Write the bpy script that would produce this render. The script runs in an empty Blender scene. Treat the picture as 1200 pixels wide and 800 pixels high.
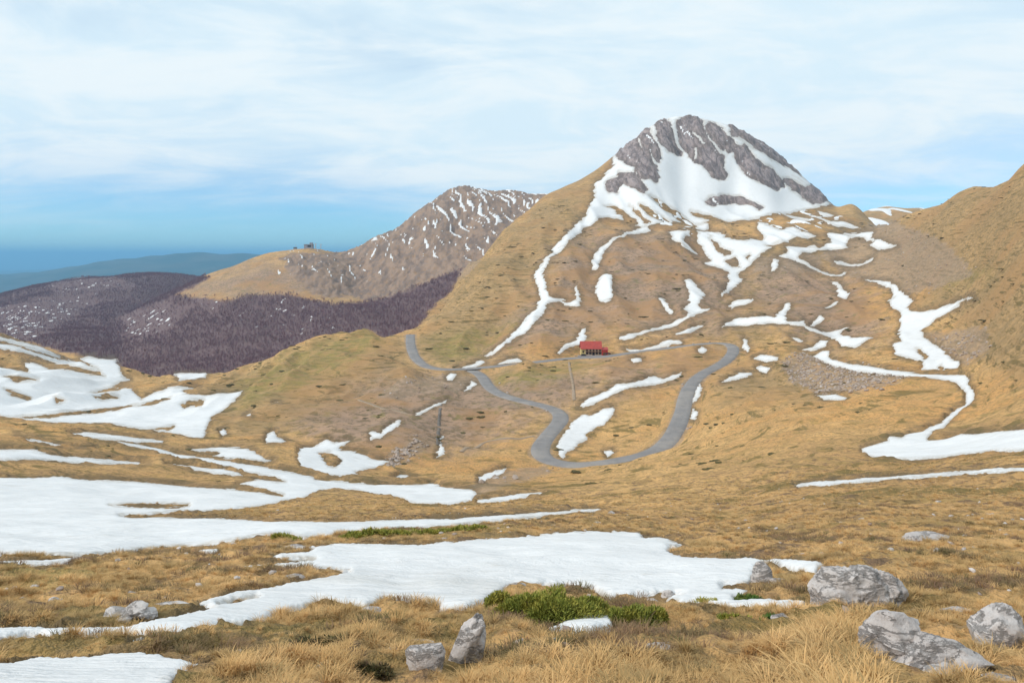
import bpy, bmesh, math, random
import numpy as np
from mathutils import Vector

# ------------------------------------------------------------------ camera, sky, sun, exposure
SC = bpy.context.scene
COL = SC.collection
F = 900.0                      # focal length in 1200-px units
HOR = 300.0                    # eye level
cam_d = bpy.data.cameras.new('camera')
cam_d.sensor_width = 36.0
cam_d.lens = 27.0
cam_d.shift_y = -100.0 / 1200.0
cam_d.clip_start = 0.1
cam_d.clip_end = 200000.0
cam = bpy.data.objects.new('camera', cam_d)
COL.objects.link(cam)
cam.location = (0, 0, 0)
cam.rotation_euler = (math.radians(90), 0, 0)
SC.camera = cam

SUN_EL, SUN_AZ = math.radians(36), math.radians(-114)     # azimuth measured from +Y towards +X
sun_dir = Vector((math.sin(SUN_AZ) * math.cos(SUN_EL), math.cos(SUN_AZ) * math.cos(SUN_EL), math.sin(SUN_EL)))
sun_d = bpy.data.lights.new('sun', 'SUN')
sun_d.energy = 1.5
sun_d.angle = math.radians(10)
sun_d.color = (1.0, 0.95, 0.88)
sun = bpy.data.objects.new('sun', sun_d)
COL.objects.link(sun)
sun.rotation_euler = sun_dir.to_track_quat('Z', 'Y').to_euler()

world = bpy.data.worlds.new('World')
SC.world = world
world.use_nodes = True


class NT:
    """tiny node-tree helper"""
    def __init__(s, tree):
        s.t = tree
        s.n = tree.nodes
        s.l = tree.links

    def new(s, kind, **kw):
        n = s.n.new(kind)
        for k, v in kw.items():
            if k.startswith('i_'):
                key = k[2:]
                key = int(key) if key.isdigit() else key.replace('_', ' ')
                s.set(n.inputs[key], v)
            else:
                setattr(n, k, v)
        return n

    def set(s, sock, v):
        if hasattr(v, 'links') or isinstance(v, bpy.types.NodeSocket):
            s.l.new(v, sock)
        else:
            sock.default_value = v

    def math(s, op, a, b=0.0, c=None, clamp=False):
        n = s.n.new('ShaderNodeMath')
        n.operation = op
        n.use_clamp = clamp
        s.set(n.inputs[0], a)
        s.set(n.inputs[1], b)
        if c is not None:
            s.set(n.inputs[2], c)
        return n.outputs[0]

    def mix(s, f, a, b, mode='MIX'):
        n = s.n.new('ShaderNodeMix')
        n.data_type = 'RGBA'
        n.blend_type = mode
        n.clamp_factor = True
        s.set(n.inputs[0], f)
        s.set(n.inputs[6], a if not isinstance(a, tuple) else (*a, 1.0)[:4])
        s.set(n.inputs[7], b if not isinstance(b, tuple) else (*b, 1.0)[:4])
        return n.outputs[2]

    def noise(s, vec, scale, detail=4.0, rough=0.55, dist=0.0):
        n = s.n.new('ShaderNodeTexNoise')
        s.set(n.inputs['Vector'], vec)
        n.inputs['Scale'].default_value = scale
        n.inputs['Detail'].default_value = detail
        n.inputs['Roughness'].default_value = rough
        n.inputs['Distortion'].default_value = dist
        return n.outputs['Fac']

    def ramp(s, f, lo, hi, a=0.0, b=1.0):
        n = s.n.new('ShaderNodeMapRange')
        n.interpolation_type = 'SMOOTHSTEP'
        s.set(n.inputs[0], f)
        n.inputs[1].default_value = lo
        n.inputs[2].default_value = hi
        n.inputs[3].default_value = a
        n.inputs[4].default_value = b
        return n.outputs[0]

    def mapping(s, vec, scale=(1, 1, 1), rot=(0, 0, 0), loc=(0, 0, 0)):
        n = s.n.new('ShaderNodeMapping')
        s.set(n.inputs['Vector'], vec)
        n.inputs['Scale'].default_value = scale
        n.inputs['Rotation'].default_value = rot
        n.inputs['Location'].default_value = loc
        return n.outputs[0]


w = NT(world.node_tree)
w.n.clear()
sky = w.new('ShaderNodeTexSky')
sky.sky_type = 'NISHITA'
sky.sun_disc = False
sky.sun_elevation = SUN_EL
sky.sun_rotation = SUN_AZ
sky.altitude = 1900
sky.air_density = 1.0
sky.dust_density = 0.6
sky.ozone_density = 2.5
tc = w.new('ShaderNodeTexCoord')
sep = w.new('ShaderNodeSeparateXYZ', i_0=tc.outputs['Generated'])
zz = w.math('MAXIMUM', sep.outputs[2], 0.0)
den = w.math('ADD', zz, 0.16)
cu = w.math('DIVIDE', sep.outputs[0], den)
cv = w.math('DIVIDE', sep.outputs[1], den)
cmb = w.new('ShaderNodeCombineXYZ', i_0=cu, i_1=cv, i_2=0.0)
cl_big = w.noise(w.mapping(tc.outputs['Generated'], (1.7, 1.7, 4.0), (0, 0, 0), (-4.72, 0.8, -2.34)), 1.0, 3.0, 0.5, 0.2)
cl_fine = w.noise(w.mapping(cmb.outputs[0], (1.5, 2.2, 1), (0, 0, 0.6)), 1.0, 9.0, 0.64, 0.5)
elev = w.ramp(zz, -0.02, 0.16)
cov = w.math('ADD', w.math('MULTIPLY', elev, 0.95), w.math('MULTIPLY', w.math('SUBTRACT', cl_big, 0.5), 1.25))
cov = w.math('ADD', cov, w.math('MULTIPLY', w.math('SUBTRACT', cl_fine, 0.5), 0.75))
cov = w.ramp(cov, 0.0, 1.02, 0.0, 0.98)
cloud_col = w.mix(w.ramp(cl_fine, 0.38, 0.62), (4.4, 5.35, 5.9), (5.25, 5.75, 5.95))
blue = w.mix(1.0, sky.outputs[0], (0.50, 0.74, 0.90), 'MULTIPLY')
skyc = w.mix(cov, blue, cloud_col)
bg = w.new('ShaderNodeBackground', i_Color=skyc, i_Strength=0.1)
out = w.new('ShaderNodeOutputWorld', i_Surface=bg.outputs[0])

SC.view_settings.view_transform = 'Standard'
SC.view_settings.look = 'None'
SC.view_settings.gamma = 1.0
SC.view_settings.use_curve_mapping = False
SC.view_settings.exposure = 0.78
SC.render.engine = 'CYCLES'

rng = np.random.default_rng(7)
random.seed(7)

# ------------------------------------------------------------------ maths helpers


def smooth(a, b, x):
    t = np.clip((x - a) / (b - a), 0, 1)
    return t * t * (3 - 2 * t)


def _hash(ix, iy, seed):
    h = (ix.astype(np.int64) * 374761393 + iy.astype(np.int64) * 668265263 + seed * 1442695041) & 0x7fffffff
    h = ((h ^ (h >> 13)) * 1274126177) & 0x7fffffff
    h = ((h ^ (h >> 16)) * 2246822519) & 0x7fffffff
    return (h & 0xffff).astype(np.float64) / 65536.0


def perlin(x, y, seed=0):
    x0 = np.floor(x)
    y0 = np.floor(y)
    fx = x - x0
    fy = y - y0
    sx = fx * fx * fx * (fx * (fx * 6 - 15) + 10)
    sy = fy * fy * fy * (fy * (fy * 6 - 15) + 10)
    r = []
    for dx, dy in ((0, 0), (1, 0), (0, 1), (1, 1)):
        a = _hash(x0 + dx, y0 + dy, seed) * 2 * np.pi
        r.append(np.cos(a) * (fx - dx) + np.sin(a) * (fy - dy))
    return 1.5 * ((r[0] * (1 - sx) + r[1] * sx) * (1 - sy) + (r[2] * (1 - sx) + r[3] * sx) * sy)


def fbm(x, y, seed=0, octs=4, gain=0.5):
    s = np.zeros_like(x, dtype=np.float64)
    a = 1.0
    for o in range(octs):
        s += a * perlin(x * 2 ** o, y * 2 ** o, seed + 17 * o)
        a *= gain
    return s


class TPS:
    def __init__(s, pts, lam=1e-3):
        p = np.array(pts, float)                    # u, v, D
        s.x = np.stack([p[:, 0] / 150.0, np.log(p[:, 2]) * 1.6], 1)
        n = len(p)
        d = np.linalg.norm(s.x[:, None] - s.x[None], axis=2)
        K = np.where(d > 0, d * d * np.log(d + 1e-12), 0) + lam * np.eye(n)
        P = np.hstack([np.ones((n, 1)), s.x])
        A = np.block([[K, P], [P.T, np.zeros((3, 3))]])
        sol = np.linalg.solve(A, np.concatenate([p[:, 1], np.zeros(3)]))
        s.w, s.a = sol[:n], sol[n:]

    def __call__(s, u, lnd):
        X = u / 150.0
        Y = lnd * 1.6
        r = s.a[0] + s.a[1] * X + s.a[2] * Y
        for (px, py), wt in zip(s.x, s.w):
            d2 = (X - px) ** 2 + (Y - py) ** 2 + 1e-12
            r = r + wt * 0.5 * d2 * np.log(d2)
        return r


def sdf_poly(poly, U, V):
    """signed distance (positive inside) of points to a polygon"""
    P = np.array(poly, float)
    Q = np.roll(P, -1, 0)
    best = np.full(U.shape, 1e9)
    inside = np.zeros(U.shape, bool)
    for (x1, y1), (x2, y2) in zip(P, Q):
        ex, ey = x2 - x1, y2 - y1
        L = ex * ex + ey * ey
        if L < 1e-9:
            continue
        t = np.clip(((U - x1) * ex + (V - y1) * ey) / L, 0, 1)
        dx = U - x1 - t * ex
        dy = V - y1 - t * ey
        np.minimum(best, dx * dx + dy * dy, out=best)
        if y1 != y2:
            c = ((y1 > V) != (y2 > V))
            xi = x1 + (V - y1) * ex / ey
            inside ^= c & (U < xi)
    d = np.sqrt(best)
    return np.where(inside, d, -d)


def Z(ox, oy, s, pts):
    """sighted outline: points read from an enlarged crop"""
    return [(ox + x / s, oy + y / s) for x, y in pts]


# ------------------------------------------------------------------ terrain survey (bearing, sight line, distance)
AB = []


def colpts(u, txt):
    for item in txt.split():
        v, d = item.split(':')
        AB.append((u, float(v), float(d)))


near_l = '960:2.2 880:3.3 800:4.7 740:6.6 700:8.8 658:13 638:18.5 612:30 598:46 '
near_m = '960:2.3 880:3.4 800:4.9 740:6.9 695:9.3 655:12.8 629:18 610:28 598:44 '
near_r = '960:2.2 880:3.2 800:4.6 740:6.3 690:8.6 650:11.8 620:17 600:24 '
colpts(-150, near_l + '570:85 515:170 498:300 470:450 430:650 400:850 375:1000 420:1300 480:1700')
colpts(0, near_l + '572:85 542:125 512:185 499:260 491:380 465:520 430:750 397:1000 425:1300 500:1800')
colpts(130, near_l + '575:95 545:155 517:230 502:330 481:480 455:680 437:850 443:1000 475:1300')
colpts(240, near_l + '577:100 548:175 527:265 507:340 482:440 463:560 453:700 448:820 454:1000 485:1300')
colpts(320, near_m + '580:100 552:180 530:270 505:350 472:455 445:570 427:680 440:900 490:1300')
colpts(400, near_m + '582:100 562:185 542:270 520:330 495:390 460:480 420:610 396:710 412:900 460:1200')
colpts(480, near_m + '582:100 566:190 548:285 520:340 490:400 460:470 435:560 405:660 388:740 420:950 480:1300')
colpts(545, near_m + '581:105 566:200 550:290 512:365 480:430 452:510 432:570 410:640 380:740 350:860 322:1000 350:1250 430:1700')
colpts(590, '440:530 425:580 400:650 370:740 330:880 295:1080 272:1250 305:1550 400:2000')
colpts(640, near_m + '578:105 566:190 546:310 520:345 490:400 465:450 440:520 424:570 405:630 380:700 350:790 310:930 270:1120 245:1300 228:1430 255:1680 340:2200')
colpts(720, near_m + '576:95 561:165 549:270 539:320 520:350 495:390 465:450 440:520 419:590 400:650 370:730 340:820 310:920 280:1050 255:1200 220:1330 182:1500 220:1800 330:2400')
colpts(800, near_m + '572:78 552:140 536:220 522:310 503:355 483:390 455:450 425:530 405:590 385:650 360:740 330:860 300:980 280:1090 266:1220 245:1320 205:1440 167:1540 142:1610 175:1850 300:2500')
colpts(860, near_m + '571:70 548:130 525:200 505:270 485:335 455:425 422:520 404:575 385:650 350:780 320:900 290:1050 271:1190 256:1310 236:1400 200:1490 154:1600 190:1850 300:2500')
colpts(930, '629:17.5 600:30 571:58 540:105 510:175 488:250 468:330 450:400 430:465 410:530 390:600 370:680 340:800 310:930 285:1080 266:1240 249:1400 230:1510 199:1640 225:1850 310:2400')
colpts(970, '260:1290 249:1430 241:1570 262:1800 320:2300')
colpts(1000, near_r + '570:52 540:95 510:160 480:240 450:350 430:420 405:520 375:640 345:780 315:930 285:1100 265:1270 250:1420 240:1540 262:1800 330:2400')
colpts(1060, near_r + '570:48 540:85 510:140 480:210 450:300 430:370 400:470 370:580 340:690 310:790 280:900 255:1020 280:1300 340:1800')
colpts(1130, near_r + '570:43 540:76 520:105 500:145 470:215 440:290 410:360 380:430 350:500 310:580 270:670 235:760 223:820 240:1000 280:1300 350:1900')
colpts(1200, near_r + '560:45 520:82 480:135 440:195 400:255 350:330 300:410 250:500 197:620 225:800 280:1100 360:1700')
colpts(1350, near_r + '560:38 500:85 440:150 380:210 300:300 220:390 140:500 175:700 250:1000 360:1500')
AB += [(745, 164, 1540), (765, 150, 1570), (782, 144.5, 1590), (818, 142, 1620), (838, 146, 1620), (880, 163, 1620), (905, 178, 1640), (955, 219, 1610)]
tAB = TPS(AB, 2e-4)

C = [(150, 450, 1050), (240, 452, 1000), (330, 440, 1000), (420, 422, 1050), (500, 388, 1200), (560, 355, 1350),
     (150, 402, 1450), (240, 387, 1400), (330, 378, 1380), (420, 365, 1430), (500, 335, 1600), (560, 300, 1750), (620, 270, 1950),
     (150, 374, 1800), (200, 352, 1750), (300, 335, 1650), (350, 320, 1700), (420, 330, 1750), (480, 290, 1900), (540, 258, 2050), (600, 255, 2080)]
crestC = [(150, 367, 2000), (200, 341, 1950), (250, 319, 1950), (300, 301, 1950), (330, 292, 1950), (350, 289, 1950), (370, 290, 1950), (390, 295, 1970),
          (410, 294, 2000), (440, 279, 2050), (490, 246, 2150), (520, 226, 2230), (535, 220, 2250), (560, 222, 2280), (600, 223, 2300), (640, 226, 2300), (700, 245, 2300), (800, 285, 2300)]
C += crestC + [(u, v + 55, d + 450) for u, v, d in crestC] + [(u, 560, 650) for u in range(0, 900, 100)]
C += [(50, 440, 1300), (50, 412, 1900), (50, 430, 2400), (-100, 460, 1300), (-100, 430, 1900), (-100, 450, 2500)]
tC = TPS(C, 2e-4)
crestD = [(-150, 357, 2700), (0, 350, 2700), (40, 341, 2750), (90, 330.5, 2800), (120, 330, 2820), (140, 328, 2850), (180, 324, 2900), (215, 327, 2900), (250, 333, 2900), (300, 350, 2900), (420, 375, 2900)]
Dp = crestD + [(u, v + 60, d + 600) for u, v, d in crestD]
Dp += [(-100, 375, 2000), (0, 372, 2000), (100, 363, 2050), (200, 366, 2100), (300, 385, 2100), (-100, 410, 1300), (0, 410, 1300), (100, 412, 1300), (200, 430, 1300), (350, 450, 1300)]
Dp += [(u, 560, 700) for u in range(-150, 500, 100)]
tD = TPS(Dp, 2e-4)
crestE = [(900, 300, 2700), (980, 262, 2700), (1020, 247, 2700), (1037, 242, 2700), (1050, 246, 2700), (1060, 245.5, 2700), (1070, 242, 2700), (1085, 247, 2700), (1120, 258, 2700), (1220, 290, 2700)]
Ep = crestE + [(u, v + 40, d + 500) for u, v, d in crestE] + [(u, v + 50, 2100) for u, v, d in crestE] + [(u, 450, 1400) for u in range(900, 1250, 80)]
tE = TPS(Ep, 2e-4)

# polar survey grid
ui = np.arange(-24, 1225, 2.0)
grow = np.cumsum(2.0 * 1.11 ** np.arange(1, 40))
US = np.concatenate([-24 - grow[::-1], ui, ui[-1] + grow])
lnd = [math.log(2.3)]
while lnd[-1] < math.log(3500):
    d = math.exp(lnd[-1])
    st = np.interp(d, [2, 12, 40, 120, 280, 320, 1700, 1900, 3500], [0.011, 0.0085, 0.011, 0.0085, 0.0045, 0.0033, 0.0033, 0.004, 0.006])
    lnd.append(lnd[-1] + st)
lnd = np.array(lnd)
NU, ND = len(US), len(lnd)
UU, LL = np.meshgrid(US, lnd)                 # rows: distance
DD = np.exp(LL)
XX = (UU - 600) / F * DD


def coarse_eval(t):
    ucs = np.arange(-160, 1361, 20.0)
    lcs = np.linspace(lnd[0], lnd[-1], 420)
    A, B = np.meshgrid(ucs, lcs)
    G = t(A, B)
    gu = np.clip((UU - ucs[0]) / 20.0, 0, len(ucs) - 1.001)
    gl = np.clip((LL - lcs[0]) / (lcs[1] - lcs[0]), 0, len(lcs) - 1.001)
    iu, il = gu.astype(int), gl.astype(int)
    fu, fl = gu - iu, gl - il

    def cub(p0, p1, p2, p3, t_):
        return p1 + 0.5 * t_ * (p2 - p0 + t_ * (2 * p0 - 5 * p1 + 4 * p2 - p3 + t_ * (3 * (p1 - p2) + p3 - p0)))
    nc = len(ucs)
    nl = len(lcs)
    rows = []
    for k in (-1, 0, 1, 2):
        r = np.clip(il + k, 0, nl - 1)
        rows.append(cub(*[G[r, np.clip(iu + m, 0, nc - 1)] for m in (-1, 0, 1, 2)], fu))
    return cub(*rows, fl)


layers = [coarse_eval(t) for t in (tAB, tC, tD, tE)]
layers[1][DD < 900] = 900
layers[2][DD < 1000] = 900
layers[3][DD < 1700] = 900
H = [(HOR - v) / F * DD for v in layers]
ZB = H[0]
for h in H[1:]:
    k = DD * 0.004
    hh = np.clip(0.5 + 0.5 * (ZB - h) / k, 0, 1)
    ZB = h * (1 - hh) + ZB * hh + k * hh * (1 - hh)
LAY = np.argmax(np.stack(H), 0)


def eff(Zg):
    V = HOR - F * Zg / DD
    return V, np.minimum.accumulate(V, 0)


V0, VE0 = eff(ZB)


def hit(u, v, VE=None, Zg=None):
    """point where the sight line (u, v) meets the terrain"""
    VE = VE0 if VE is None else VE
    Zg = ZB if Zg is None else Zg
    j = int(np.clip(np.searchsorted(US, u), 1, NU - 1))
    t = (u - US[j - 1]) / (US[j] - US[j - 1])
    colv = VE[:, j - 1] * (1 - t) + VE[:, j] * t
    i = int(np.argmax(colv <= v))
    i = max(i, 1)
    a, b = colv[i - 1], colv[i]
    s = 0 if a == b else np.clip((a - v) / (a - b), 0, 1)
    d = math.exp(lnd[i - 1] + s * (lnd[i] - lnd[i - 1]))
    return Vector(((u - 600) / F * d, d, (HOR - v) / F * d))


def ground(x, y, Zg=None):
    Zg = ZF if Zg is None else Zg
    u = np.clip(600 + F * np.asarray(x) / np.asarray(y), US[0], US[-1] - 1e-6)
    l = np.clip(np.log(y), lnd[0], lnd[-1] - 1e-9)
    j = np.clip(np.searchsorted(US, u) - 1, 0, NU - 2)
    i = np.clip(np.searchsorted(lnd, l) - 1, 0, ND - 2)
    tu = (u - US[j]) / (US[j + 1] - US[j])
    tl = (l - lnd[i]) / (lnd[i + 1] - lnd[i])
    return (Zg[i, j] * (1 - tu) + Zg[i, j + 1] * tu) * (1 - tl) + (Zg[i + 1, j] * (1 - tu) + Zg[i + 1, j + 1] * tu) * tl


# ------------------------------------------------------------------ relief noise (only wavelengths the grid can carry)
# (exactly one set of octaves in metres, faded out where too fine or too wide for the distance)
REL = np.zeros_like(ZB)
for o, L in enumerate([260, 130, 65, 33, 16, 8, 4, 2, 1.0, 0.5]):
    wgt = smooth(0.010, 0.022, L / DD) * (1 - smooth(0.10, 0.30, L / DD))
    m = wgt > 0.01
    if m.any():
        n = perlin(XX[m] / L + 13.7 * o, DD[m] / L + 5.1 * o, 100 + o)
        REL[m] += wgt[m] * n * L * 0.036
# gullies running down the slopes, benches on the brown slope below the road
gm = smooth(380, 520, DD) * (1 - smooth(1250, 1450, DD)) * (LAY == 0)
wx = 14 * perlin(XX / 90, DD / 140, 201)
for L, a in ((75, 5.0), (34, 2.6)):
    REL += gm * a * (1.1 - 2.6 * np.abs(perlin((XX + wx) / L, DD / (L * 3.6), 210 + L)))
tm = smooth(300, 340, DD) * (1 - smooth(600, 720, DD)) * smooth(230, 330, UU) * (1 - smooth(880, 980, UU))
zw = ZB + 2.5 * perlin(XX / 45, DD / 45, 220)
REL += tm * 1.9 * np.sin(2 * np.pi * zw / 8.5 + 0.6 * np.sin(2 * np.pi * zw / 8.5))
REL *= 1 - 0.75 * smooth(16, 9, DD) * smooth(380, 300, UU)
REL *= 1 - 0.72 * smooth(980, 1080, UU) * smooth(280, 450, DD)
REL *= 1 - 0.6 * smooth(1200, 1400, DD) * (LAY == 0)
rm = smooth(820, 1000, UU) * smooth(60, 110, DD) * (1 - smooth(500, 700, DD))
zw = ZB + 0.05 * XX + 1.2 * perlin(XX / 30, DD / 30, 221)
REL += rm * 0.42 * np.sin(2 * np.pi * zw / 3.6) * smooth(-0.3, 0.4, perlin(XX / 40, DD / 25, 222))
ZM = ZB + REL

# ------------------------------------------------------------------ roads
road_lines = {
    'road_main': [(481, 392), (481, 402), (485, 416), (497, 429), (512, 434), (531, 435), (550, 433), (575, 430), (600, 427), (622, 424), (645, 421), (676, 418), (700, 421), (727, 417), (755, 411), (796, 405), (837, 399.5), (852, 400), (860, 407), (857, 417), (846, 426), (832, 433), (817, 442), (807, 456), (802, 470), (800, 483), (794, 500), (784, 516), (768, 528), (747, 536), (716, 543), (690, 546), (660, 546.5), (640, 543), (631, 535), (633, 522), (643, 508), (656, 496), (659, 486), (653, 479), (640, 474.5), (616, 470), (594, 465), (580, 459), (571, 451), (567, 443), (561, 437), (552, 433.5)],
}


def catmull(pts, n=8):
    P = np.array(pts, float)
    out_ = []
    for i in range(len(P) - 1):
        p0, p1, p2, p3 = P[max(i - 1, 0)], P[i], P[i + 1], P[min(i + 2, len(P) - 1)]
        for k in range(n):
            t = k / n
            out_.append(0.5 * (2 * p1 + (p2 - p0) * t + (2 * p0 - 5 * p1 + 4 * p2 - p3) * t * t + (3 * p1 - p0 - 3 * p2 + p3) * t ** 3))
    out_.append(P[-1])
    return np.array(out_)


roads = {}
for nm, pl in road_lines.items():
    w3 = np.array([hit(u, v) for u, v in catmull(pl, 5)])
    seg = np.concatenate([[0], np.cumsum(np.linalg.norm(np.diff(w3, axis=0), axis=1))])
    s = np.arange(0, seg[-1], 2.5)
    w3 = np.stack([np.interp(s, seg, w3[:, k]) for k in range(3)], 1)
    for it in range(40 if nm == 'road_main' else 20):
        w3[1:-1] = 0.25 * w3[:-2] + 0.5 * w3[1:-1] + 0.25 * w3[2:]
    zs = w3[:, 2].copy()
    for it in range(200):
        zs[1:-1] = 0.25 * zs[:-2] + 0.5 * zs[1:-1] + 0.25 * zs[2:]
    w3[:, 2] = zs
    roads[nm] = w3

road_half = {'road_main': 3.6}
DROAD = np.full(ZB.shape, 99.0)
ZROAD = np.zeros(ZB.shape)
for nm, w3 in roads.items():
    m = (DD > w3[:, 1].min() - 25) & (DD < w3[:, 1].max() + 25) & (XX > w3[:, 0].min() - 25) & (XX < w3[:, 0].max() + 25)
    x, y = XX[m], DD[m]
    best = np.full(x.shape, 1e9)
    zb = np.zeros(x.shape)
    for i in range(0, len(w3), 1):
        d2 = (x - w3[i, 0]) ** 2 + (y - w3[i, 1]) ** 2
        c = d2 < best
        best[c] = d2[c]
        zb[c] = w3[i, 2]
    best = np.sqrt(best) - road_half[nm]
    old = DROAD[m]
    c = best < old
    o2 = ZROAD[m]
    DROAD[m] = np.where(c, best, old)
    ZROAD[m] = np.where(c, zb, o2)
ZM = ZB + REL * (0.08 + 0.92 * smooth(4, 34, DROAD))
cut = 1 - smooth(1.2, 8.0, DROAD)
ZM = ZM * (1 - cut) + (ZROAD - 0.25) * cut

# level pad for the mountain hut
hut_p = hit(696, 416.5)
pr = np.hypot((XX - hut_p.x) / 1.5, DD - hut_p.y - 3)
padw = 1 - smooth(9, 18, pr)
ZM = ZM * (1 - padw) + (hut_p.z) * padw

V1, VE1 = eff(ZM)
# sighting coordinates, kept tied to the smooth terrain so that outlines stay clean
VS = np.minimum(VE0 * 0.35 + VE1 * 0.65, VE1 + 3)

# ------------------------------------------------------------------ snow outlines
SNOW = []


def snow(label, outer, holes=(), rag=1.0):
    SNOW.append((label, outer, list(holes), rag))


bowl_outer = [(719, 192), (712, 199), (708, 206), (697, 215), (695, 222), (697, 228), (694, 238), (688, 250), (680, 260), (672, 268), (662, 279), (650, 290), (643, 301), (632, 312), (627, 322), (627, 332), (632, 343), (632, 352), (628, 362), (618, 374), (605, 388), (590, 402), (567, 417), (574, 417), (586, 410), (603, 399), (620, 387), (632, 376), (640, 366), (643, 358), (655, 354), (665, 353), (655, 351), (645, 350), (641, 342), (638, 332), (637, 322), (640, 312), (648, 302), (660, 292), (671, 281), (682, 270), (691, 265), (700, 259), (712, 255), (727, 258), (740, 262), (755, 266), (775, 262), (800, 261), (820, 263), (835, 258), (860, 260), (890, 256), (900, 252), (925, 250), (945, 246), (957, 243), (974, 240), (968, 232), (940, 198), (900, 166), (860, 148), (830, 136), (800, 128), (770, 136), (740, 155), (719, 180)]
A1, A2 = (660, 130, 6), (820, 140, 6)
ribs = [
    Z(*A1, [(355, 290), (350, 240), (470, 160), (590, 95), (622, 150), (650, 210), (690, 260), (695, 310), (685, 370), (650, 360), (625, 320), (615, 270), (605, 300), (640, 370), (670, 420), (685, 475), (650, 505), (610, 480), (570, 490), (530, 460), (500, 430), (500, 390), (430, 370), (390, 340)]),
    Z(*A1, [(630, 85), (690, 55), (745, 70), (770, 160), (790, 200), (830, 270), (835, 320), (800, 315), (750, 285), (720, 250), (700, 240), (665, 190), (648, 130)]),
    Z(*A1, [(785, 85), (860, 30), (940, 35), (990, 75), (1000, 130), (1060, 200), (1110, 270), (1135, 330), (1140, 400), (1160, 465), (1120, 490), (1050, 465), (1000, 420), (980, 380), (930, 365), (915, 340), (870, 300), (840, 270), (815, 230), (800, 170)]),
    Z(*A1, [(1010, 80), (1060, 80), (1130, 140), (1150, 220), (1130, 280), (1100, 260), (1050, 200), (1020, 150)]),
    Z(*A1, [(1130, 170), (1200, 200), (1200, 290), (1160, 300), (1140, 260)]),
    Z(*A1, [(300, 510), (330, 480), (390, 460), (385, 430), (450, 425), (500, 440), (540, 480), (580, 550), (570, 590), (520, 560), (470, 540), (420, 510), (385, 540), (380, 585), (330, 578), (305, 550)]),
    Z(*A2, [(165, 120), (230, 150), (280, 180), (320, 170), (370, 230), (400, 280), (450, 310), (520, 350), (560, 400), (590, 440), (600, 470), (540, 500), (470, 465), (400, 425), (340, 400), (310, 360), (270, 310), (245, 240), (200, 180)]),
    Z(*A2, [(590, 415), (640, 410), (700, 440), (760, 480), (795, 450), (770, 440), (690, 385), (600, 330), (520, 280), (430, 225), (370, 200), (300, 150), (210, 105), (200, 20), (330, 80), (480, 150), (620, 240), (720, 310), (820, 400), (880, 500), (920, 560), (850, 590), (800, 600), (720, 550), (640, 490), (600, 450)]),
    Z(*A2, [(40, 580), (70, 550), (180, 535), (300, 540), (360, 570), (440, 620), (430, 635), (350, 600), (240, 590), (150, 600), (100, 615), (50, 600)]),
]
stripes = [
    Z(*A1, [(605, 595), (660, 625), (740, 680), (860, 760), (920, 798), (860, 798), (760, 730), (680, 670)]),
    Z(*A1, [(300, 665), (380, 670), (440, 710), (520, 770), (540, 798), (440, 798), (400, 730), (350, 690)]),
    Z(*A1, [(465, 655), (500, 680), (560, 740), (620, 790), (590, 790), (520, 730)]),
    Z(*A1, [(515, 645), (580, 670), (640, 720), (740, 780), (700, 785), (620, 740), (560, 690)]),
    Z(720, 230, 6, [(530, 105), (620, 135), (700, 150), (780, 175), (860, 185), (860, 215), (740, 195), (640, 170), (560, 135)]),
]
snow('broad snowfield filling the bowl below the grey summit cliffs, with a tail running down the gully', bowl_outer, ribs + stripes, 1.2)
snow('thin snow couloir between two ribs of the summit cliffs', Z(*A1, [(885, 138), (920, 150), (970, 190), (1005, 235), (985, 235), (950, 200), (905, 165)]))
for cp in ([(600, 125), (640, 155), (662, 200), (702, 270), (708, 335), (690, 330), (680, 270), (640, 205), (606, 150)], [(762, 80), (792, 85), (802, 170), (822, 240), (862, 292), (828, 292), (788, 220), (768, 150)], [(368, 300), (385, 345), (440, 372), (502, 398), (502, 432), (440, 404), (390, 372), (358, 330)], [(608, 268), (630, 325), (664, 372), (640, 378), (612, 330)], [(928, 250), (947, 258), (942, 345), (923, 348)], [(1000, 135), (1030, 185), (1082, 238), (1124, 302), (1102, 302), (1058, 242), (1008, 185)], [(500, 150), (540, 200), (560, 260), (545, 265), (525, 210)], [(1215, 165), (1290, 215), (1355, 262), (1310, 250), (1235, 200)]):
    snow('', Z(*A1, cp), (), 0.45)
snow('', Z(*A2, [(375, 225), (470, 265), (560, 345), (625, 375), (765, 458), (745, 482), (600, 402), (520, 352), (430, 292)]), (), 0.5)
P3 = (560, 230, 6)
P4 = (720, 230, 6)
P5 = (880, 230, 6)
P6 = (540, 340, 6)
P7 = (720, 330, 6)
P8 = (880, 330, 6)
snow('', Z(*P3, [(1150, 215), (1200, 210), (1215, 240), (1120, 265), (1040, 285), (960, 310), (900, 370), (860, 440), (840, 520), (800, 525), (790, 450), (820, 400), (860, 350), (930, 310), (1040, 265)]))
snow('', Z(*P3, [(870, 560), (910, 545), (940, 570), (935, 640), (955, 700), (950, 740), (890, 770), (850, 755), (820, 680), (830, 620)]))
snow('', Z(*P3, [(680, 650), (705, 640), (715, 720), (725, 785), (680, 800), (600, 770), (570, 740), (640, 755), (690, 745)]))
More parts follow.
